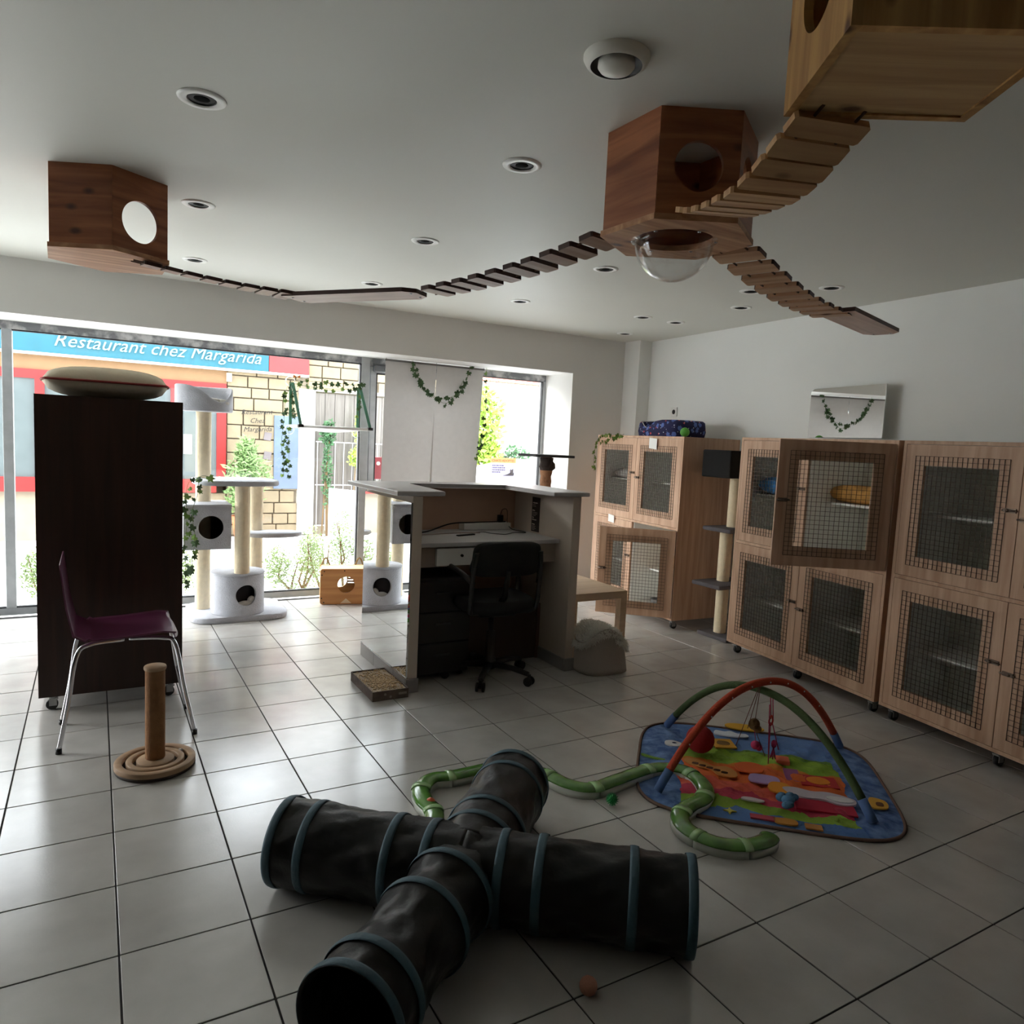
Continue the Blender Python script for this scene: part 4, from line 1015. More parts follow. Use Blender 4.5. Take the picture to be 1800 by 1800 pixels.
# ================================================================== CAT FACE BOX
cb = thing('cat_house_box', 'plywood cat house with a round door and cat ears', 'cat house', (1.195, 2.395, 0), math.radians(-14))
PLY = wood('honey plywood', srgb(196, 142, 88), srgb(172, 116, 68), 'x', 0.5, knots=False)
PLYL = wood('pale plywood', srgb(226, 196, 150), srgb(206, 174, 128), 'x', 0.5, knots=False)
W_, D_x, H_ = 0.385, 0.215, 0.295
RX = rot('X', PI / 2)
poly = rrect(0, W_, 0.004, H_, .022)
fp = MB().holed(poly, (.205, .165, .068), 0, .012, 48, M=tr(0, .012, 0) @ RX).obj('front_panel', PLY, cb)
for x, z in ((.03, .275), (.012, .245), (.19, .28), (.355, .275), (.012, .055), (.03, .02), (.365, .05)): MB().cyl((x, -.0012, z), (x, .0, z), .0055, n=12).obj('bolt', BLACK, fp)
m = MB(); m.prism([(.16, .012), (.25, .012), (.205, .052)], 0, .0015, M=RX @ tr(0, 0, 0)); m.obj('paw_badge', mat('pale badge', srgb(220, 200, 170), 0.6), fp)
m = MB(); m.box(.01, W_ - .01, .012, D_x - .012, .004, .014); m.box(.01, W_ - .01, .012, D_x - .012, H_ - .012, H_ - .002); m.box(0.002, .012, .012, D_x - .012, .015, H_ - .013); m.box(W_ - .012, W_ - .002, .012, D_x - .012, .015, H_ - .013)
m.obj('shell', PLYL, cb)
mb = MB().holed([(0, .004), (.228, .004), (.228, H_), (0, H_)], (.160, .165, .062), 0, .012, 48, M=tr(0, D_x, 0) @ RX)
mb.box(.30, W_, D_x - .012, D_x, .004, H_)
for z0_, z1_ in ((.004, .137), (.146, .160), (.169, .183), (.192, H_)): mb.box(.228, .30, D_x - .012, D_x, z0_, z1_)   # whisker slots stay open between the bars
mb.obj('back_panel', PLYL, cb)
for x in (.045, .32):
    m = MB(); m.tube([(x - .034, D_x - .006, H_ - .005), (x - .012, D_x - .006, H_ + .048), (x, D_x - .006, H_ + .058), (x + .012, D_x - .006, H_ + .048), (x + .034, D_x - .006, H_ - .005)], .007, 6); m.obj('ear', mat('olive plywood edge', srgb(136, 112, 72), 0.7), cb)

# ================================================================== LEFT: PILLOW, SCRATCH POST, CHAIR
CREAM = mat('cream printed cotton', srgb(216, 206, 184), 0.9, var=0.04, bump=0.2, bscale=30)
pw = cushion('pillow', 'cream pillow with red piping on top of the dark cabinet', 'pillow', (-.32, .90, 1.503), .28, .22, .155, CREAM, 0.0, mat('red piping', srgb(150, 52, 48), 0.8))
m = MB()
for x, z, a_ in ((-.06, .088, .4), (.03, .083, 0), (.02, .10, .6), (-.14, .09, .2), (.12, .07, .3)):
    m.box(-.016, .016, -.004, .0, -.007, .007, M=tr(x, -.158 - .0 * z, z) @ rot('Y', a_))
m.obj('print_motif', mat('dark green print', srgb(44, 56, 38), 0.8), pw)
sp = thing('scratching_post', 'short brown sisal scratching post on a round wooden ring track', 'scratching post', (-.17, -.185, 0))
WB = wood('light plywood disc', srgb(176, 146, 116), srgb(156, 126, 98), 'x', 0.6, knots=False)
MB().lathe([(0, .004), (.148, .004), (.150, .008), (.150, .016), (0, .016)], 64).obj('base_disc', mat('dark disc underside', srgb(52, 40, 32), 0.7), sp)
for r0, r1, nm in ((.122, .150, 'ring'), (.084, .108, 'ring'), (.0, .070, 'ring')):
    prof = [(r0, .016), (r0, .034), (r0 + .002, .036), (r1 - .002, .036), (r1, .034), (r1, .016)] if r0 > 0 else [(0, .0165), (0, .036), (r1 - .002, .036), (r1, .034), (r1, .016)]
    MB().lathe(prof, 64).obj(nm, WB, sp)
MB().ball((.098, .02 + .035, .028), .010, 2).obj('track_ball', FLUFF, sp)
sisal_post(0, .012, .036, .405, .036, sp, 'sisal_post', SISALD)
MB().lathe([(0, .405), (.040, .405), (.042, .409), (.042, .416), (.040, .420), (0, .420)], 32, (0, .012, 0)).obj('cap', WB, sp)
pc = thing('shell_chair', 'purple plastic shell chair with chrome legs at left edge', 'chair', (-.27, .27, 0), math.radians(0))
PUR = mat('purple plastic', srgb(96, 44, 72), 0.35)
def shell(u, v):
    # v: 0 front waterfall (right) -> 1 top of the back (left)
    path = [(.215, .440), (.205, .466), (.15, .474), (0, .462), (-.12, .458), (-.19, .50), (-.215, .62), (-.235, .80)]
    P2 = [Vector((p[0], 0, p[1])) for p in path]; k = v * 7; i = min(int(k), 6); f = k - i
    p = P2[i].lerp(P2[i + 1], f); w = .205 - .03 * max(0, v - .55)
    y = (2 * u - 1); edge = abs(y) ** 4 * (.018)
    if v < .2: w *= 1 - .25 * ((.2 - v) / .2) ** 2
    return (p.x - (.02 * abs(y) ** 2 if v < .15 else 0), y * w, p.z + (edge if v < .6 else 0))
m = MB(); m.grid(shell, 20, 42); o = m.obj('seat_shell', PUR, pc); o.modifiers.new('s', 'SOLIDIFY').thickness = .006
CHR = CHROME
for s in (-1, 1):
    MB().tube(cat_rom([(.02, s * .10, .450), (.15, s * .13, .448), (.20, s * .155, .42), (.235, s * .165, .22), (.278, s * .172, .012)], 6), .0095, 10).obj('leg', CHR, pc)
    MB().tube(cat_rom([(.0, s * .10, .448), (-.13, s * .13, .445), (-.18, s * .155, .40), (-.21, s * .165, .2), (-.245, s * .172, .012)], 6), .0095, 10).obj('leg', CHR, pc)
    for x in (.278, -.245): MB().cyl((x, s * .172, 0), (x, s * .172, .022), .012, n=12).obj('rubber_foot', BLACK, pc)
m = MB().tube([(.235, -.165, .22), (.235, .165, .22)], .006, 8); m.obj('stretcher', CHR, pc)

# ================================================================== CURTAIN, HAMMOCK, SIGNS ON THE GLASS
cr = thing('panel_curtain', 'off white two panel curtain hanging before the glass door', 'curtain', (1.765, 2.60, 0))
CUR = cloth_mat('off white curtain cloth', srgb(198, 195, 192), 0.10)
def cur(x0, x1, lean):
    def f(u, v):
        x = x0 + (x1 - x0) * u; z = 2.028 - 1.10 * v
        return (x - .02 * v * lean, .006 * math.sin(u * 7 + v * 2) * (.3 + v), z)
    return f
for x0, x1, l_ in ((0.0, .468, .5), (.474, .935, 1.6)):
    m = MB(); m.grid(cur(x0, x1, l_), 16, 16); o = m.obj('panel', CUR, cr)
MB().box(-.002, .94, -.008, .008, 2.02, 2.036).obj('header_rail', mat('grey rail', srgb(120, 118, 116), 0.5), cr)
m = MB()
for x in (.005, .468, .935): m.cyl((x, .0, 2.03), (x, .0, 2.045), .004, n=8)
m.obj('hook', CHROME, cr)
hm = thing('window_perch', 'white framed window perch hung on green straps from the glass', 'cat perch', (1.0, 2.695, 0))
PIPE = mat('white pipe', srgb(232, 232, 230), 0.35); GRN = mat('green webbing strap', srgb(76, 128, 104), 0.8, bump=.3, bscale=200)
yf = -.30; zt = 1.43
MB().tube([(0.0, yf, zt), (.56, yf, zt)], .012, 12).obj('front_bar', PIPE, hm)
MB().tube([(0.0, -.02, zt), (.56, -.02, zt)], .012, 12).obj('rear_bar', PIPE, hm)
for x in (0.0, .56):
    MB().tube([(x, yf - .012, zt), (x, -.008, zt)], .012, 12).obj('side_bar', PIPE, hm)
    m = MB(); m.lathe([(.0, 0), (.04, 0), (.032, .010), (.012, .018), (0, .018)], 24, M=tr(x, -.002 + .012, zt - .03) @ rot('X', PI / 2)); m.obj('suction_cup', CLEAR, hm)
    m = MB(); m.lathe([(.0, 0), (.04, 0), (.032, .010), (.012, .018), (0, .018)], 24, M=tr(x, .010, 1.79) @ rot('X', PI / 2)); m.obj('suction_cup', CLEAR, hm)
    def strap(p, q, w=.024):
        m = MB(); p = Vector(p); q = Vector(q); d_ = (q - p).normalized(); n_ = Vector((1, 0, 0)).cross(d_).normalized() * .0012; X = Vector((w / 2, 0, 0))
        vs = [m.bm.verts.new(c) for c in (p - X - n_, p + X - n_, q + X - n_, q - X - n_, p - X + n_, p + X + n_, q + X + n_, q - X + n_)]
        for f in ((0, 1, 2, 3), (7, 6, 5, 4), (0, 4, 5, 1), (1, 5, 6, 2), (2, 6, 7, 3), (3, 7, 4, 0)): m.bm.faces.new([vs[i] for i in f])
        return m
    strap((x + .015, -.015, 1.78), (x + .015, yf, zt + .012)).obj('strap', GRN, hm)
    strap((x + .0, -.012, 1.78), (x + .0, -.016, zt + .012)).obj('strap', GRN, hm)
    MB().box(x - .005, x + .035, yf - .015, yf + .015, zt - .006, zt + .016).obj('buckle', BLACK, hm)
def sling(u, v): return (.02 + .52 * u, yf + .28 * v, zt - .002 - .028 * math.sin(PI * u) * math.sin(PI * v) - .008)
m = MB(); m.grid(sling, 12, 12); m.obj('sling', cloth_mat('white sling cloth', srgb(226, 224, 220), .2), hm)
rb_ = thing('red_mailbox', 'dark red metal letterbox outside the door glass', 'mailbox', (1.79, 2.86, 1.0))
MB().box(-.115, .06, -.02, .06, 0.0, .185, bev=.005).obj('box', mat('dark red enamel', srgb(166, 30, 50), 0.4), rb_)
MB().box(-.118, .063, -.025, .065, .185, .195).obj('lid', mat('dark red enamel', (1, 1, 1, 1)), rb_)
MB().cyl((.02, -.021, .14), (.02, -.024, .14), .018, n=20).obj('white_disc', WHITEP, rb_)
MB().cyl((-.03, .02, -1.12), (-.03, .02, 0.0), .016, n=10).obj('stand_post', mat('dark red enamel', (1, 1, 1, 1)), rb_)
# poster on the glass of the right window
po = thing('window_poster', 'lilac poster with orange header and grey cat on window', 'poster', (2.90, 2.757, 1.035))
MB().box(0, .28, 0, .002, 0, .1445).obj('sheet', cloth_mat('pale lilac paper', srgb(226, 224, 240), 0.6), po)
MB().box(0, .28, 0, .002, .145, .195).obj('header', cloth_mat('orange header', srgb(240, 200, 168), 0.7), po)
text_mesh('CHATS ADOPTES', .032, mat('brown header ink', srgb(170, 130, 104), 0.7), po, tr(.012, -.0022, .157) @ rot('X', PI / 2), 'header_text', .0006)
m = MB(); rr = random.Random(9)
for k, (z, w) in enumerate(((.115, .11), (.094, .125), (.073, .13), (.052, .08))):
    x = .018
    while x < .018 + w: q = rr.uniform(.006, .022); m.box(x, x + q, -.0012, 0, z, z + .010); x += q + .005
m.obj('text_line', mat('violet print', srgb(150, 140, 196), 0.7), po)
m = MB(); m.prism([(.13, .022), (.255, .022), (.262, .045), (.25, .06), (.252, .085), (.245, .092), (.238, .082), (.226, .082), (.220, .092), (.214, .07), (.218, .055), (.19, .04)], 0, .0012, M=RX); m.obj('cat_print', mat('grey cat print', srgb(150, 150, 160), 0.7), po)

# ================================================================== IVY GARLANDS
def leaf_mesh():
    pts = [(0, 0), (.35, -.22), (.62, .10), (.42, .32), (.62, .70), (.22, .62), (0, 1.05), (-.22, .62), (-.62, .70), (-.42, .32), (-.62, .10), (-.35, -.22)]
    m = MB(); c = m.bm.verts.new((0, .35, .06)); V_ = [m.bm.verts.new((x, y, -.10 * abs(x))) for x, y in pts]
    for i in range(len(V_)): m.bm.faces.new((c, V_[i], V_[(i + 1) % len(V_)]))
    return m.obj('leaf', LEAFM, None)
l0 = leaf_mesh(); LEAF_ME = l0.data; bpy.data.objects.remove(l0)
LEAF_ME2 = LEAF_ME.copy(); LEAF_ME2.materials[0] = LEAFL
def garland(label, paths, spacing, size, seed, jit=.02, face=-PI / 2, light=0.2):
    t = thing('ivy_garland', label, 'garland', paths[0][0]); base = Vector(paths[0][0]); rr = random.Random(seed)
    m = MB(); leaves = []
    for P0 in paths:
        P_ = cat_rom([Vector(p) - base for p in P0], 6); m.tube(P_, .0016, 5)
        acc = 0
        for a_, b_ in zip(P_, P_[1:]):
            acc += (b_ - a_).length
            if acc > spacing: acc = 0; leaves.append(b_)
    m.obj('vine', VINE, t)
    for p in leaves:
        s = size * rr.uniform(.75, 1.25)
        M = tr(p.x + rr.uniform(-jit, jit), p.y - rr.uniform(.001, .012), p.z + rr.uniform(-jit, jit)) @ rot('Z', rr.uniform(-.7, .7)) @ rot('X', PI / 2 + rr.uniform(-.5, .5)) @ rot('Z', PI + rr.uniform(-1.1, 1.1)) @ Matrix.Scale(s, 4)
        inst(LEAF_ME2 if rr.random() < light else LEAF_ME, 'leaf', t, M)
    return t
yc = 2.575
garland('ivy garland draped in a double swag over the white curtain', [
    [(2.00, yc, 2.10), (2.00, yc, 2.03), (2.05, yc, 1.90), (2.13, yc, 1.80), (2.25, yc, 1.74), (2.38, yc, 1.76), (2.48, yc, 1.84), (2.53, yc, 1.95), (2.55, yc, 2.04), (2.62, yc, 2.08), (2.70, yc, 2.07)],
    [(2.02, yc, 2.03), (2.04, yc, 1.95), (2.09, yc, 1.84), (2.20, yc, 1.745), (2.33, yc, 1.70), (2.43, yc, 1.80), (2.49, yc, 1.92)]], .036, .036, 41, .016, light=0)
garland('ivy strand hanging straight down at right edge of curtain', [[(2.715, yc, 2.06), (2.72, yc, 1.85), (2.725, yc, 1.6), (2.70, yc, 1.45), (2.69, yc, 1.30)], [(2.70, yc, 1.42), (2.66, yc, 1.30), (2.65, yc, 1.22)]], .045, .034, 42, .012, light=.4)
yh = 2.66
garland('ivy garland framing the window perch and trailing down its left', [
    [(1.02, yh, 1.79), (1.15, yh, 1.80), (1.30, yh, 1.80), (1.45, yh, 1.80), (1.54, yh, 1.80), (1.60, yh, 1.83)],
    [(1.02, yh, 1.77), (1.15, yh, 1.755), (1.32, yh, 1.75), (1.50, yh, 1.765), (1.56, yh, 1.77)],
    [(1.01, yh, 1.79), (.96, yh, 1.72), (.95, yh, 1.60), (.945, yh, 1.45), (.93, yh, 1.30), (.945, yh, 1.15), (.95, yh, 1.03)],
    [(.99, yh, 1.46), (.985, yh, 1.30), (.99, yh, 1.18), (.99, yh, 1.07), (.98, yh, 1.0)],
    [(1.55, yh, 1.77), (1.56, yh, 1.65), (1.545, yh, 1.55)], [(1.015, yh - .02, 1.76), (1.01, yh - .02, 1.64), (1.005, yh - .02, 1.5)]], .038, .034, 43, .014, light=.25)
yl = 2.05
garland('ivy garland hanging beside the left posts of window cat tree', [
    [(.30, yl, 1.03), (.22, yl - .02, 1.04), (.17, yl - .02, .98), (.165, yl - .02, .85), (.17, yl, .70), (.155, yl, .55), (.165, yl, .40), (.16, yl, .28)],
    [(.34, yl - .05, 1.04), (.25, yl - .05, 1.05), (.235, yl - .04, .93), (.20, yl - .04, .80), (.22, yl - .04, .62), (.20, yl - .04, .48), (.21, yl - .02, .38)]], .045, .038, 44, .016, light=.3)
p0 = cabpos(c1a, rz1, 0.02, -.012, 1.50)
g_ = [Vector(cabpos(c1a, rz1, x, -.014, z)) for x, z in ((.42, 1.497), (.30, 1.47), (.15, 1.49), (.04, 1.47), (-.02, 1.38), (-.03, 1.25), (-.02, 1.16))]
garland('pale ivy sprig drooping over the far corner of far cabinet', [g_, [Vector(cabpos(c1a, rz1, x, -.014, z)) for x, z in ((.38, 1.495), (.2, 1.455), (.05, 1.42))]], .030, .032, 45, .014, light=.8)
o = thing('orange_butterfly', 'small orange paper butterfly at top left of window perch', 'ornament', (1.06, 2.74, 1.835))
m = MB(); m.prism([(0, 0), (.028, .014), (.030, -.004), (.018, -.012)], 0, .001, M=RX); m.obj('wing', mat('orange paper wing', srgb(216, 120, 50), 0.7), o)
m = MB(); m.prism([(0, 0), (-.028, .014), (-.030, -.004), (-.018, -.012)], 0, .001, M=RX); m.obj('wing', mat('orange paper wing', (1, 1, 1, 1)), o)
MB().tube([(0, -.001, -.012), (0, -.001, .014)], .002, 6).obj('body', BLACK, o)
# ================================================================== CEILING BOXES AND BRIDGES
def hex_box(name, label, c, rad, ang0, zb, wms, bottom, holes, hz, hr, dome=None, skip=()):
    t = thing(name, label, 'cat box', (c[0], c[1], zb))
    V_ = [Vector((rad * math.cos(ang0 + k * PI / 3), rad * math.sin(ang0 + k * PI / 3))) for k in range(6)]
    hh = H - zb
    for k in range(6):
        if k in skip: continue
        p, q = V_[k], V_[(k + 1) % 6]; d_ = (q - p); L_ = d_.length; a_ = math.atan2(d_.y, d_.x)
        # local x along edge, local y outward is -y after rotating ccw polygon
        M = tr(p.x, p.y, 0) @ rot('Z', a_)
        m = MB(); poly = [(0.001, 0.018), (L_ - .001, 0.018), (L_ - .001, hh), (0.001, hh)]
        X_ = M @ tr(0, 0.016, 0) @ rot('X', PI / 2)
        if k in holes: m.holed(poly, (L_ / 2, hz - zb, hr), 0, .016, 56, M=X_)
        else: m.prism(poly, 0, .016, M=X_)
        m.obj('wall_panel', wms[k % len(wms)], t)
    bp = [(v.x * 1.03, v.y * 1.03) for v in V_]
    if dome:
        MB().holed(bp, (dome[0], dome[1], dome[2]), 0, .018, 64).obj('bottom_plate', bottom, t)
        prof = [(dome[2] + .012, -.0005), (dome[2] + .012, -.004), (dome[2], -.005)] + [(dome[2] * math.cos(x * PI / 2 / 16), -.005 - dome[2] * 1.0 * math.sin(x * PI / 2 / 16)) for x in range(1, 17)]
        inner = [((dome[2] - .003) * math.cos(x * PI / 2 / 16), -.005 - (dome[2] - .003) * math.sin(x * PI / 2 / 16)) for x in range(16, -1, -1)]
        m = MB(); m.lathe(prof, 56, (dome[0], dome[1], 0)); m.lathe(inner + [(dome[2] - .003, -.0005)], 56, (dome[0], dome[1], 0)); m.obj('clear_dome', CLEAR, t)
        for k in range(6):
            a_ = k * PI / 3 + .4; MB().lathe([(0, -.007), (.005, -.006), (.006, -.0045)], 10, (dome[0] + (dome[2] + .0065) * math.cos(a_), dome[1] + (dome[2] + .0065) * math.sin(a_), 0)).obj('screw', CHROME, t)
    else:
        MB().prism(bp, 0, .018).obj('bottom_plate', bottom, t)
    return t
hex_box('ceiling_cat_box', 'hexagonal red brown pine cat box with clear dome under the ceiling', (1.28, -1.475), .245, math.radians(-88), 2.066, [PINER], PINEX, {0, 1, 3, 5}, 2.225, .073, (-.012, .0, .127))
hex_box('ceiling_cat_box', 'dark red brown cat box with a round hole at left edge of ceiling', (-.318, .262), .245, math.radians(-88) + .0, 2.066, [PINER], PINEX, {0, 3}, 2.205, .082, skip={2})
# near right box: rectangular
rbx = thing('ceiling_cat_box', 'golden pine cat box at the top right corner nearest the camera', 'cat box', (0.84, -2.264, 2.07), math.atan2(-.12, .19))
W3, D3 = .36, .324; hh = H - 2.07
def panel(x0, x1, y, t_, hole, mm, M0):
    m = MB(); poly = [(x0, .0), (x1, .0), (x1, hh), (x0, hh)]
    X_ = M0 @ tr(0, y + t_, 0) @ rot('X', PI / 2)
    if hole: m.holed(poly, hole, 0, t_, 56, M=X_)
    else: m.prism(poly, 0, t_, M=X_)
    return m.obj('wall_panel', mm, rbx)
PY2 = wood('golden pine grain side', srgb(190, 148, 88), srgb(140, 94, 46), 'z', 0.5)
panel(0.018, W3 - .018, -.018, .018, (W3 / 2, .16, .085), PINEY, Matrix.Identity(4))
panel(0.018, W3 - .018, -D3, .018, (W3 / 2, .17, .09), PINEY, Matrix.Identity(4))
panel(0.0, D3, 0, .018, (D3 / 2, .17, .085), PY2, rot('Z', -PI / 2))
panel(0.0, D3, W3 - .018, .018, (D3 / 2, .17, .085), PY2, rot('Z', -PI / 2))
MB().box(.018, W3 - .018, -D3 + .018, -.018, .004, .022).obj('bottom_plate', wood('pine bottom plate', srgb(196, 160, 112), srgb(160, 122, 76), 'x', 0.5), rbx)

SLATM = {'c': wood('golden slat near camera', srgb(206, 166, 120), srgb(170, 126, 84), 'y', 0.5), 'a': wood('pale pine slat', srgb(206, 166, 132), srgb(176, 132, 98), 'y', 0.5), 'b': wood('dark edged pine slat', srgb(178, 150, 130), srgb(150, 118, 98), 'y', 0.5)}
DEDGE = mat('dark stained wood edge', srgb(66, 40, 30), 0.6)
def dark_sides(me, ends_only):
    if ends_only is None: return
    me.materials.append(DEDGE)
    for p in me.polygons:
        if abs(p.normal.z) < .5 and (not ends_only or abs(p.normal.y) > .35): p.material_index = 1
def bridge(label, pts, L_, width, th, mm, tw0=0.0, tw1=0.0, roll0=0.0, roll1=0.0, ends_only=False):
    """pts: slat centres; slats lie across the path"""
    P_ = [Vector(p) for p in pts]; t = thing('plank_bridge', label, 'bridge', P_[0]); base = P_[0]
    ch = .006; poly = [(-width / 2, -L_ / 2 + ch), (-width / 2 + ch, -L_ / 2), (width / 2 - ch, -L_ / 2), (width / 2, -L_ / 2 + ch), (width / 2, L_ / 2 - ch), (width / 2 - ch, L_ / 2), (-width / 2 + ch, L_ / 2), (-width / 2, L_ / 2 - ch)]
    src = MB().prism(poly, -th / 2, th / 2).obj('slat', mm, None); me = src.data; dark_sides(me, ends_only); bpy.data.objects.remove(src)
    m1 = [[], []]; n = len(P_)
    for k, p in enumerate(P_):
        d_ = (P_[min(k + 1, n - 1)] - P_[max(k - 1, 0)]).normalized(); tw = tw0 + (tw1 - tw0) * k / (n - 1)
        h = Vector((d_.x, d_.y, 0)).normalized(); y_ = Vector((-h.y, h.x, 0)); y_ = (rot('Z', tw) @ y_); rl = roll0 + (roll1 - roll0) * (k / (n - 1)) ** 2; y_ = (y_ * math.cos(rl) + Vector((0, 0, 1)) * math.sin(rl)).normalized(); x_ = (d_ - y_ * d_.dot(y_)).normalized(); z_ = x_.cross(y_)
        M = Matrix(((x_.x, y_.x, z_.x, p.x - base.x), (x_.y, y_.y, z_.y, p.y - base.y), (x_.z, y_.z, z_.z, p.z - base.z), (0, 0, 0, 1)))
        inst(me, 'slat', t, M)
        for s in (0, 1): m1[s].append(M @ Vector((0, (L_ * .27) * (1 if s else -1), 0)))
    for s in (0, 1):
        a_ = m1[s]; e0 = a_[0] + (a_[0] - a_[1]) * .9; e1 = a_[-1] + (a_[-1] - a_[-2]) * .7
        MB().tube([e0] + a_ + [e1], .0035, 6).obj('cord', mat('brown cord', srgb(92, 66, 48), 0.8), t)
    return t
def lerp_pts(A, B, n, zf, s0=0.0, s1=1.0):
    out = []
    for k in range(n):
        s = s0 + (s1 - s0) * k / (n - 1); out.append((A[0] + (B[0] - A[0]) * s, A[1] + (B[1] - A[1]) * s, zf(s)))
    return out
bridge('near plank bridge from the golden box down to hexagonal box', [(.925, -2.303, 2.055), (.940, -2.248, 2.034), (.953, -2.200, 2.012), (.970, -2.146, 1.998), (.992, -2.084, 1.993), (1.018, -2.018, 2.0), (1.044, -1.955, 2.008), (1.070, -1.89, 2.02), (1.096, -1.83, 2.036), (1.118, -1.775, 2.055)], .172, .052, .015, SLATM['c'], -.05, -.05, ends_only=None)
bridge('right plank bridge running from the hexagonal box toward right wall', lerp_pts((1.55, -1.492), (2.475, -1.172), 9, lambda s: 2.062 - .040 * s - .028 * math.sin(PI * s)), .166, .078, .016, SLATM['a'], .04, .12, ends_only=True)
bridge('middle plank bridge rising from floating shelf to the hexagonal box', [(1.122, -1.262, 2.082), (1.100, -1.17, 2.066), (1.078, -1.08, 2.055), (1.054, -.99, 2.044), (1.030, -.90, 2.036), (1.004, -.805, 2.028), (.978, -.71, 2.022), (.952, -.615, 2.018), (.926, -.52, 2.016), (.900, -.425, 2.014)], .150, .062, .018, SLATM['b'])
bridge('left plank bridge hanging from the left cat box to the floating shelf', lerp_pts((-.165, .135), (.385, .168), 8, lambda s: 2.052 - .038 * s - .006 * math.sin(PI * s)), .165, .066, .015, SLATM['b'], 0, 0, .13, .0)
def shelf(label, p, q, w, z, mm):
    p = Vector(p); q = Vector(q); d_ = q - p; t = thing('ceiling_shelf', label, 'shelf', (p.x, p.y, z), math.atan2(d_.y, d_.x)); L_ = d_.length
    m = MB(); m.prism([(0, -w / 2), (L_ - .05, -w / 2), (L_, -w / 2 + .04), (L_, w / 2 - .04), (L_ - .05, w / 2), (0.03, w / 2), (0, w / 2 - .03)], 0, .018)
    dark_sides(m.obj('shelf_board', mm, t).data, False)
    for x in (.03, L_ - .03):
        for y in (-w / 2 + .045, w / 2 - .045): MB().lathe([(0, -.0035), (.006, -.003), (.007, 0)], 12, (x, y, 0)).obj('screw', CHROME, t)
    return t
SHW = wood('pinkish pine shelf', srgb(206, 176, 160), srgb(182, 150, 134), 'x', 0.5, knots=False)
shelf('long floating shelf joining the left and middle plank bridges', (.435, .19), (.855, -.35), .17, 2.0, SHW)
shelf('ceiling shelf at the end of the right plank bridge', (2.44, -1.22), (3.10, -1.02), .168, 2.018, SHW)

# ================================================================== PLAY TUNNEL
tn = thing('play_tunnel', 'black four armed crinkle cat tunnel with blue grey bands on the floor', 'cat tunnel', (.556, -1.565, 0))
TF = mat('black crinkle nylon', srgb(18, 17, 18), 0.45, var=0.15, vscale=20, bump=0.5, bscale=16, spec=0.35)
TBD = mat('blue grey band', srgb(58, 86, 98), 0.6, bump=0.4, bscale=40)
RT = .130
def arm(dx, dy, L_, rings, dents, seed):
    d_ = Vector((dx, dy, 0)).normalized(); s_ = Vector((-d_.y, d_.x, 0)); rr = random.Random(seed); ph = [rr.uniform(0, 6.28) for _ in range(6)]
    def rad(t):
        # taut at the rings, sagging between
        e = 1e9
        for a_, b_ in zip(rings, rings[1:]):
            if a_ <= t <= b_: e = 1 - dents * math.sin(PI * (t - a_) / (b_ - a_)) * min(1, (b_ - a_) / .2); break
        return RT * (e if e < 1e8 else 1)
    def f(u, v):
        t = L_ * v; a_ = 2 * PI * u; r = rad(t)
        w = .0035 * math.sin(5 * a_ + 20 * t + ph[0]) + .0025 * math.sin(9 * a_ - 34 * t + ph[1]) + .002 * math.sin(14 * a_ + 50 * t + ph[2])
        k = min([abs(t - q) for q in rings]); w *= min(1, k / .04)
        r += w; z = RT + r * math.sin(a_)
        return Vector((0, 0, 0)) + d_ * t + s_ * (r * math.cos(a_)) + Vector((0, 0, max(z, .001)))
    m = MB(); V_ = m.grid(f, 56, 48); bmesh.ops.remove_doubles(m.bm, verts=m.bm.verts, dist=1e-5)
    a = m.obj('arm', TF, tn); sm = a.modifiers.new('s', 'SOLIDIFY'); sm.thickness = .002
    for q in rings[1:]:
        bw = .026; m = MB()
        for (rr0, rr1) in ((1.0, 1.0),):
            def g(u, v):
                a_ = 2 * PI * u; t = q - bw / 2 + bw * v if q < L_ - .01 else q - bw * (1 - v)
                r = RT + .0022 * math.sin(PI * v) + .0012
                return d_ * t + s_ * (r * math.cos(a_)) + Vector((0, 0, max(RT + r * math.sin(a_), .0005)))
            m.grid(g, 56, 4)
        bmesh.ops.remove_doubles(m.bm, verts=m.bm.verts, dist=1e-5)
        b = m.obj('band', TBD, a); b.modifiers.new('s', 'SOLIDIFY').thickness = .002
arm(-.426, .385, .585, [0, .105, .215, .475, .585], .05, 1)
arm(.41, .425, .585, [0, .11, .21, .475, .585], .05, 2)
arm(.504, -.415, .65, [0, .11, .22, .48, .65], .06, 3)
arm(-.476, -.385, .61, [0, .12, .27, .51, .61], .16, 4)
m = MB()
for a_, l_ in ((2.1, .05), (1.2, .03)): m.prism([(0, 0), (.05, 0), (.02, l_)], 0, .002, M=tr(.02 * math.cos(a_) - .09, .10, .21) @ rot('Z', a_) @ rot('X', PI / 2 - .3))
m.obj('fabric_flap', TF, tn)
ro = thing('dangling_ring_toy', 'pink beige fuzzy ball on floor at the right tunnel arm', 'ball', (.70, -1.985, 0))
MB().ball((0, 0, .024), .024, 2).obj('ball', mat('salmon fuzzy ball', srgb(190, 134, 112), 0.9, bump=0.6, bscale=150), ro)
ro.name = 'fuzzy_ball'

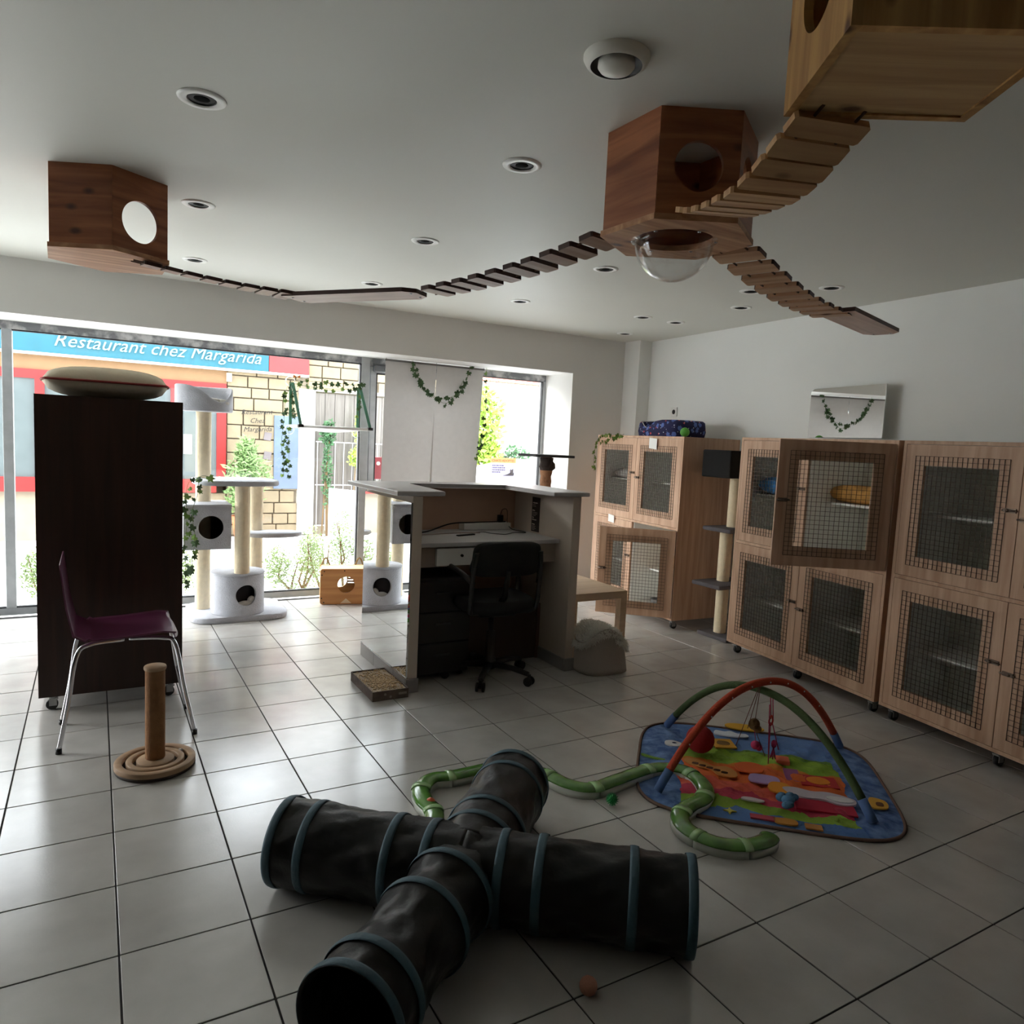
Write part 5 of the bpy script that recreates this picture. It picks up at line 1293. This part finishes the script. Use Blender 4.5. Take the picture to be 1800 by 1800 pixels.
# ================================================================== PLAY MAT WITH ARCHES
pm = thing('play_mat', 'blue quilted baby play mat with crossed arches and animal patches', 'play mat', (2.13, -1.27, 0), math.atan2(-.676, .737))
def mat_print():
    m = bpy.data.materials.new('printed quilt'); m.use_nodes = True; nt = m.node_tree; b = nt.nodes['Principled BSDF']; L = nt.links.new
    b.inputs['Roughness'].default_value = .85
    t = nt.nodes.new('ShaderNodeTexCoord'); s = nt.nodes.new('ShaderNodeSeparateXYZ'); L(t.outputs['Object'], s.inputs[0])
    n = nt.nodes.new('ShaderNodeTexNoise'); n.inputs['Scale'].default_value = 7; n.inputs['Detail'].default_value = 6; L(t.outputs['Object'], n.inputs['Vector'])
    a = nt.nodes.new('ShaderNodeMath'); a.operation = 'MULTIPLY_ADD'; a.inputs[1].default_value = .17; L(n.outputs['Fac'], a.inputs[0]); L(s.outputs['Y'], a.inputs[2])
    mr = nt.nodes.new('ShaderNodeMapRange'); mr.inputs['From Min'].default_value = -.42; mr.inputs['From Max'].default_value = .58; L(a.outputs[0], mr.inputs['Value'])
    r = nt.nodes.new('ShaderNodeValToRGB'); r.color_ramp.interpolation = 'CONSTANT'
    blue = srgb(92, 128, 184); 
    stops = [(0, srgb(84, 122, 178)), (.10, srgb(140, 172, 62)), (.165, srgb(196, 58, 84)), (.25, srgb(222, 96, 74)), (.33, srgb(226, 108, 48)), (.50, srgb(208, 128, 40)), (.53, srgb(134, 172, 50)), (.66, srgb(104, 140, 60)), (.68, blue)]
    e = r.color_ramp.elements; e[0].position = 0; e[0].color = stops[0][1]; e[1].position = stops[1][0]; e[1].color = stops[1][1]
    for p_, c in stops[2:]: q = e.new(p_); q.color = c
    L(mr.outputs[0], r.inputs['Fac'])
    ax = nt.nodes.new('ShaderNodeMath'); ax.operation = 'ABSOLUTE'; L(s.outputs['X'], ax.inputs[0])
    gt_ = nt.nodes.new('ShaderNodeMath'); gt_.operation = 'GREATER_THAN'; gt_.inputs[1].default_value = .40; wb = nt.nodes.new('ShaderNodeMath'); wb.operation = 'MULTIPLY_ADD'; wb.inputs[1].default_value = .13; L(n.outputs['Fac'], wb.inputs[0]); L(ax.outputs[0], wb.inputs[2]); L(wb.outputs[0], gt_.inputs[0])
    n2 = nt.nodes.new('ShaderNodeTexNoise'); n2.inputs['Scale'].default_value = 22; n2.inputs['Detail'].default_value = 4; L(t.outputs['Object'], n2.inputs['Vector'])
    r2 = nt.nodes.new('ShaderNodeValToRGB'); r2.color_ramp.elements[0].position = .35; r2.color_ramp.elements[1].position = .7; r2.color_ramp.elements[0].color = srgb(64, 98, 156); r2.color_ramp.elements[1].color = srgb(122, 154, 204); L(n2.outputs['Fac'], r2.inputs['Fac'])
    mx = nt.nodes.new('ShaderNodeMix'); mx.data_type = 'RGBA'; L(gt_.outputs[0], mx.inputs[0]); L(r.outputs['Color'], mx.inputs[6]); L(r2.outputs['Color'], mx.inputs[7])
    L(mx.outputs[2], b.inputs['Base Color'])
    bp = nt.nodes.new('ShaderNodeBump'); bp.inputs['Strength'].default_value = .9; bp.inputs['Distance'].default_value = .014; L(n2.outputs['Fac'], bp.inputs['Height']); L(bp.outputs[0], b.inputs['Normal'])
    return m
def mshape(u, v, k=1.0):
    # superellipse disc parametrisation
    a_ = 2 * PI * u; c_, s_ = math.cos(a_), math.sin(a_)
    x = abs(c_) ** .42 * (1 if c_ >= 0 else -1) * .515 * v * k; y = abs(s_) ** .42 * (1 if s_ >= 0 else -1) * .475 * v * k - .015
    return x, y
def mz(x, y, v):
    q = abs(math.sin(PI * x / .11)) ** .4 * .5 + abs(math.sin(PI * y / .13)) ** .4 * .5
    return (.006 + .010 * q + .006 * math.sin(13 * x + 7 * y) + .004 * math.sin(41 * x - 29 * y) + .003 * math.sin(70 * x + 55 * y)) * (1 - v ** 6) + .004
def mf(u, v):
    x, y = mshape(u, v); return (x, y, mz(x, y, v))
m = MB(); m.grid(mf, 120, 40); bmesh.ops.remove_doubles(m.bm, verts=m.bm.verts, dist=1e-4)
m.obj('quilt', mat_print(), pm)
MB().tube([(mshape(k / 90, 1.0)[0], mshape(k / 90, 1.0)[1], .007) for k in range(90)], .0065, 6, closed=True).obj('binding', mat('brown binding tape', srgb(112, 88, 76), 0.8), pm)
def patch(name, pts, col, z=.0, h=.006, puff=True, x=0, y=0, rz=0, s=1.0, rough=.85):
    m = MB(); P_ = cat_rom([(p[0], p[1], 0) for p in pts], 5, closed=True) if puff else [Vector((p[0], p[1], 0)) for p in pts]
    m.prism([(p.x, p.y) for p in P_], 0, h)
    zz = .020 + z
    M = tr(x, y, zz) @ rot('Z', rz) @ Matrix.Scale(s, 4)
    for v in m.bm.verts: v.co = M @ v.co
    return m.obj(name, mat('patch %s %.2f %.2f' % (name, col[0], col[1]), col, rough, var=.08), pm)
patch('cloud_patch', [(-.08, -.02), (-.04, -.03), (.03, -.03), (.08, -.01), (.07, .02), (.03, .015), (0, .035), (-.03, .02), (-.07, .025)], srgb(216, 222, 230), x=-.09, y=.345)
patch('sun_flap', [(-.09, 0), (-.05, -.035), (.05, -.035), (.10, 0), (.05, .035), (-.05, .035)], srgb(222, 170, 48), x=-.02, y=.475, z=-.006)
patch('picture_card', [(-.05, -.05), (.05, -.05), (.05, .05), (-.05, .05)], srgb(214, 158, 48), puff=False, x=-.135, y=.215, rz=.25)
patch('card_drawing', [(-.028, -.016), (.0, -.024), (.03, -.01), (.022, .02), (-.02, .022)], srgb(120, 88, 40), x=-.135, y=.215, z=.0062, h=.001)
patch('white_eye', [(-.032, -.02), (.02, -.03), (.038, .01), (0, .032), (-.034, .018)], srgb(226, 226, 226), x=-.365, y=.137)
patch('eye_dot', [(-.01, 0), (0, -.008), (.012, 0), (0, .008)], srgb(50, 60, 90), x=-.36, y=.14, z=.0062, h=.001)
patch('tan_animal', [(-.12, .03), (-.06, .04), (0, .02), (.05, .05), (.10, .02), (.11, -.03), (.05, -.05), (0, -.02), (-.06, -.03), (-.12, -.01)], srgb(206, 142, 74), x=-.20, y=-.075, rz=-.35)
for k in range(5): patch('brown_spot', [(-.013, -.006), (.01, -.01), (.014, .008), (-.008, .01)], srgb(96, 58, 36), x=-.27 + k * .030, y=-.055 - k * .014, z=.0062, h=.001)
patch('orange_animal', [(-.05, -.04), (0, -.05), (.05, -.03), (.06, .03), (.02, .055), (-.03, .045), (-.06, .01)], srgb(228, 106, 46), x=-.04, y=-.02)
patch('lilac_patch', [(-.06, -.03), (.0, -.045), (.06, -.02), (.055, .03), (0, .04), (-.05, .03)], srgb(176, 150, 196), x=.01, y=-.115)
patch('yellow_duck', [(-.04, -.04), (.02, -.05), (.05, -.01), (.03, .04), (-.02, .045), (-.045, .01)], srgb(230, 152, 44), x=.065, y=-.185, z=.004)
patch('red_square', [(-.075, -.05), (.075, -.05), (.075, .05), (-.075, .05)], srgb(190, 44, 48), puff=False, x=.235, y=-.065, rz=.05)
patch('orange_sun', [(-.04, -.02), (0, -.035), (.045, -.01), (.03, .03), (-.01, .035), (-.045, .012)], srgb(228, 136, 40), x=.235, y=-.065, z=.0062, h=.002)
patch('purple_panel', [(-.03, -.06), (.03, -.06), (.03, .06), (-.03, .06)], srgb(150, 84, 130), puff=False, x=.135, y=-.035, z=-.001)
patch('white_animal', [(-.14, .02), (-.09, .035), (-.03, .02), (.03, .03), (.09, .015), (.13, -.01), (.12, -.05), (.06, -.065), (.0, -.04), (-.06, -.045), (-.12, -.02)], srgb(206, 196, 206), x=.215, y=-.205, z=.002, h=.010)
patch('white_muzzle', [(-.05, 0), (0, -.022), (.05, -.004), (.03, .02), (-.03, .02)], srgb(228, 226, 228), x=.285, y=-.235, z=.012, h=.004)
patch('crimson_block', [(-.11, -.05), (.115, -.05), (.115, .04), (-.11, .04)], srgb(188, 38, 66), puff=False, x=.215, y=-.29)
patch('small_white_print', [(-.04, -.008), (.02, -.014), (.045, 0), (0, .014), (-.035, .01)], srgb(214, 200, 204), x=-.055, y=-.32)
patch('yellow_star', [(-.024, 0), (-.006, -.006), (0, -.024), (.008, -.006), (.026, 0), (.008, .007), (0, .024), (-.006, .007)], srgb(206, 196, 92), x=-.15, y=-.43, puff=False, z=-.006)
patch('border_patch', [(-.045, -.016), (.045, -.016), (.045, .016), (-.045, .016)], srgb(184, 70, 84), puff=False, x=-.03, y=-.44, z=-.008)
patch('border_patch', [(-.03, -.02), (.04, -.018), (.035, .02), (-.035, .016)], srgb(206, 142, 60), x=.05, y=-.445, z=-.008)
patch('border_patch', [(-.03, -.018), (.03, -.018), (.03, .018), (-.03, .018)], srgb(190, 132, 72), puff=False, x=.15, y=-.455, z=-.008)
patch('yellow_wing', [(-.03, -.04), (.03, -.03), (.035, .03), (-.02, .045)], srgb(214, 162, 62), x=.435, y=-.19, z=-.004)
patch('wing_dot', [(-.012, -.014), (.012, -.012), (.012, .014), (-.01, .012)], srgb(120, 80, 50), x=.44, y=-.20, z=.003, h=.002)
patch('green_ribbon', [(-.05, .02), (0, .0), (.05, -.01), (.04, -.022), (-.01, -.012), (-.05, .005)], srgb(120, 160, 64), x=-.45, y=-.03, z=-.006)
patch('orange_cube_patch', [(-.028, -.028), (.028, -.028), (.028, .028), (-.028, .028)], srgb(212, 104, 70), puff=False, x=.112, y=.09, h=.02)
# arches
IR = Matrix.Identity(4)
def L2(p):  # world -> mat local
    v = Vector((p[0] - 2.13, p[1] + 1.27)); a_ = math.atan2(-.676, .737); return Vector((v.x * math.cos(a_) + v.y * math.sin(a_), -v.x * math.sin(a_) + v.y * math.cos(a_)))
def arch(p, q, apex, m1, side):
    p = L2(p); q = L2(q); pts = []; N = 40
    for k in range(N + 1):
        s = k / N; z = .018 + (apex - .018) * (1 - abs(2 * s - 1) ** 2.15)
        pts.append(Vector((p.x + (q.x - p.x) * s, p.y + (q.y - p.y) * s, z)))
    ar = MB().tube(pts[2:-2], .0165, 12).obj('arch', m1, pm)
    for e in (pts[:3], pts[-3:]): MB().tube(e, .0185, 12).obj('end_sleeve', mat('blue sleeve', srgb(84, 112, 158), .85), ar)
    n_ = (Vector((q.y - p.y, -(q.x - p.x), 0))).normalized() * side
    for k in range(5, N - 4, 4):
        c = pts[k] + n_ * .0155; MB().ball(c, .0042, 1).obj('white_snap', WHITEP, ar)
arch((2.089, -.731), (2.168, -1.79), .368, mat('dark green arch fabric', srgb(72, 92, 52), .85, var=.1, bump=.4, bscale=120), -1)
arch((1.577, -1.245), (2.69, -1.268), .402, mat('rust red arch fabric', srgb(186, 70, 42), .85, var=.1, bump=.4, bscale=120), 1)
# hanging strings
def W2(p): v = L2(p); return Vector((v.x, v.y, p[2]))
STR = mat('brown string', srgb(104, 66, 56), .8); STRR = mat('magenta string', srgb(170, 44, 84), .8)
for a_, b_ in (((2.108, -1.262, .385), (2.09, -1.23, .19)), ((2.112, -1.262, .385), (2.122, -1.238, .21)), ((2.10, -1.262, .385), (2.07, -1.19, .10)), ((2.125, -1.245, .18), (2.18, -1.26, .06))):
    MB().tube([W2(a_), W2(b_)], .0016, 5).obj('string', STR, pm)
for a_, b_ in (((2.170, -1.268, .37), (2.182, -1.273, .235)), ((2.186, -1.268, .36), (2.195, -1.275, .23)), ((2.182, -1.273, .22), (2.17, -1.288, .05)), ((2.192, -1.273, .22), (2.215, -1.30, .10)), ((2.17, -1.27, .30), (2.168, -1.29, .04))):
    MB().tube([W2(a_), W2(b_)], .0022, 5).obj('string', STRR, pm)
hang = thing('plush_toy', 'brown fuzzy toy hanging from crossed arches of the mat', 'toy', (2.12, -1.238, .186))
m = MB(); m.ball((0, 0, .022), .026, 3, (1, .9, 1)); m.ball((.012, -.01, .002), .018, 2); m.ball((-.012, .0, .034), .014, 2); m.obj('body', mat('brown toy plush', srgb(120, 92, 56), .95, var=.2, bump=.8, bscale=80), hang)
h2_ = thing('plush_toy', 'pink toy dangling below the brown fuzzy toy', 'toy', (2.123, -1.251, .10))
m = MB(); m.ball((0, 0, .018), .021, 3, (1, .9, .9)); m.ball((.018, -.006, .004), .014, 2); m.obj('body', mat('pink toy plush', srgb(196, 66, 110), .95, var=.1, bump=.6, bscale=80), h2_)
MB().tube([(0, 0, .034), (-.002, .012, .09)], .0016, 5).obj('string', STRR, h2_)
h3_ = thing('plush_toy', 'small red toy tied on the magenta strings of the mat', 'toy', (2.184, -1.273, .205))
m = MB(); m.tube(cat_rom([(0, 0, 0), (.012, 0, .02), (.0, 0, .045), (-.012, 0, .02)], 4, True), .004, 6, closed=True); m.obj('body', mat('red toy loop', srgb(200, 60, 50), .8), h3_)
h4_ = thing('plush_toy', 'magenta tasselled toy lowest on the strings', 'toy', (2.195, -1.290, .09))
m = MB(); m.ball((0, 0, .035), .012, 2, (1, 1, 1.6)); 
for k in range(5): m.tube([(0, 0, .02), (.012 * math.cos(k * 1.26), .012 * math.sin(k * 1.26), -.03)], .0025, 5)
m.obj('body', mat('magenta yarn', srgb(164, 50, 100), .9), h4_)
rbq = thing('red_plush_ball', 'round dark red plush ball on the left of the play mat', 'ball', (2.000, -1.045, .022))
MB().ball((0, 0, .062), .064, 3, (1, 1, .96)).obj('ball', mat('crimson plush', srgb(152, 30, 32), .95, var=.08, bump=.5, bscale=120), rbq)
bf = thing('blue_fleece_toy', 'small crumpled blue fleece toy on the front of play mat', 'toy', (1.965, -1.56, .026))
m = MB(); rr = random.Random(2)
for k in range(9): m.ball((rr.uniform(-.045, .045), rr.uniform(-.03, .03), .014 + rr.uniform(0, .014)), rr.uniform(.014, .024), 2, (1.2, 1, .8))
m.obj('body', mat('dusty blue fleece', srgb(88, 132, 168), .95, var=.15, bump=.5, bscale=90), bf)

# ================================================================== BALL TRACK
GT = mat('green translucent plastic', srgb(88, 136, 60), 0.14, var=.35, vscale=16, spec=.8)
GT2 = mat('light green plastic joint', srgb(156, 196, 134), 0.16, var=.08, spec=.8)
WT = mat('milky white plastic', srgb(198, 202, 190), 0.35)
def track(label, pts, segs, name='ball_track'):
    P_ = cat_rom([(p[0], p[1], 0) for p in pts], 6); t = thing(name, label, 'cat toy track', (P_[0].x, P_[0].y, 0)); base = P_[0].copy()
    N = len(P_); cuts = [int(round(i * (N - 1) / segs)) for i in range(segs + 1)]
    def sweep(m, ps, prof):
        rings = []
        for i, p in enumerate(ps):
            d_ = (ps[min(i + 1, len(ps) - 1)] - ps[max(i - 1, 0)]).normalized(); s_ = Vector((-d_.y, d_.x, 0))
            rings.append([m.bm.verts.new(p - base + s_ * a_ + Vector((0, 0, b_))) for a_, b_ in prof])
        k = len(prof)
        for A, B in zip(rings, rings[1:]):
            for j in range(k):
                f = m.bm.faces.new((A[j], A[(j + 1) % k], B[(j + 1) % k], B[j])); f.smooth = True
        m.bm.faces.new(rings[0][::-1]); m.bm.faces.new(rings[-1])
    w = .034
    low = [(-w, 0), (w, 0), (w + .001, .030), (-w - .001, .030)]
    top = [(-w - .002, .030)] + [((w + .002) * -math.cos(a_ * PI / 8), .030 + .019 * math.sin(a_ * PI / 8)) for a_ in range(1, 8)] + [(w + .002, .030)]
    topj = [(x * 1.06, z + (.0018 if z > .031 else 0)) for x, z in top]
    for a_, b_ in zip(cuts, cuts[1:]):
        ps = P_[a_:b_ + 1]
        m = MB(); sweep(m, ps, low); lo = m.obj('track_base', WT, t)
        m = MB(); sweep(m, ps, top); m.obj('track_cover', GT, t)
    for c in cuts[1:-1]:
        ps = P_[max(0, c - 1):c + 2]; m = MB(); sweep(m, ps, topj); m.obj('track_joint', GT2, t)
    return t
track('green covered ball track curling over the play mat corner to a hook', [(1.07, -.81), (1.16, -.86), (1.225, -.95), (1.262, -1.07), (1.33, -1.135), (1.456, -1.122), (1.615, -1.10), (1.71, -1.107), (1.785, -1.160), (1.787, -1.255), (1.743, -1.345), (1.668, -1.395), (1.59, -1.410), (1.51, -1.447), (1.466, -1.52), (1.470, -1.60), (1.51, -1.668), (1.585, -1.708), (1.665, -1.713), (1.70, -1.70)], 9)
track('short green track piece with an orange ball, left behind the tunnel', [(.60, -1.16), (.655, -1.11), (.690, -1.034), (.688, -.955), (.715, -.857), (.785, -.800), (.86, -.812), (.95, -.812), (1.062, -.808)], 4)
o = MB().ball((0, 0, 0), .020, 2).obj('orange_ball', mat('orange ball plastic', srgb(214, 96, 60), .3), None); o.location = (.699, -.985, .036); tag(o, 'orange ball inside the green track left of the tunnel', 'ball')
sb = thing('spiky_ball', 'small green spiky ball on the tiles beside track', 'ball', (1.356, -1.235, 0))
SG = mat('emerald rubber', srgb(28, 150, 74), .4)
MB().ball((0, 0, .026), .019, 2).obj('core', SG, sb)
m = MB(); rr = random.Random(8)
for k in range(90):
    z = 1 - 2 * (k + .5) / 90; a_ = k * 2.39996; r_ = math.sqrt(1 - z * z); d_ = Vector((r_ * math.cos(a_), r_ * math.sin(a_), z))
    m.tube([Vector((0, 0, .026)) + d_ * .017, Vector((0, 0, .026)) + d_ * .0255], [.002, .0008], 4)
m.obj('spikes', SG, sb)
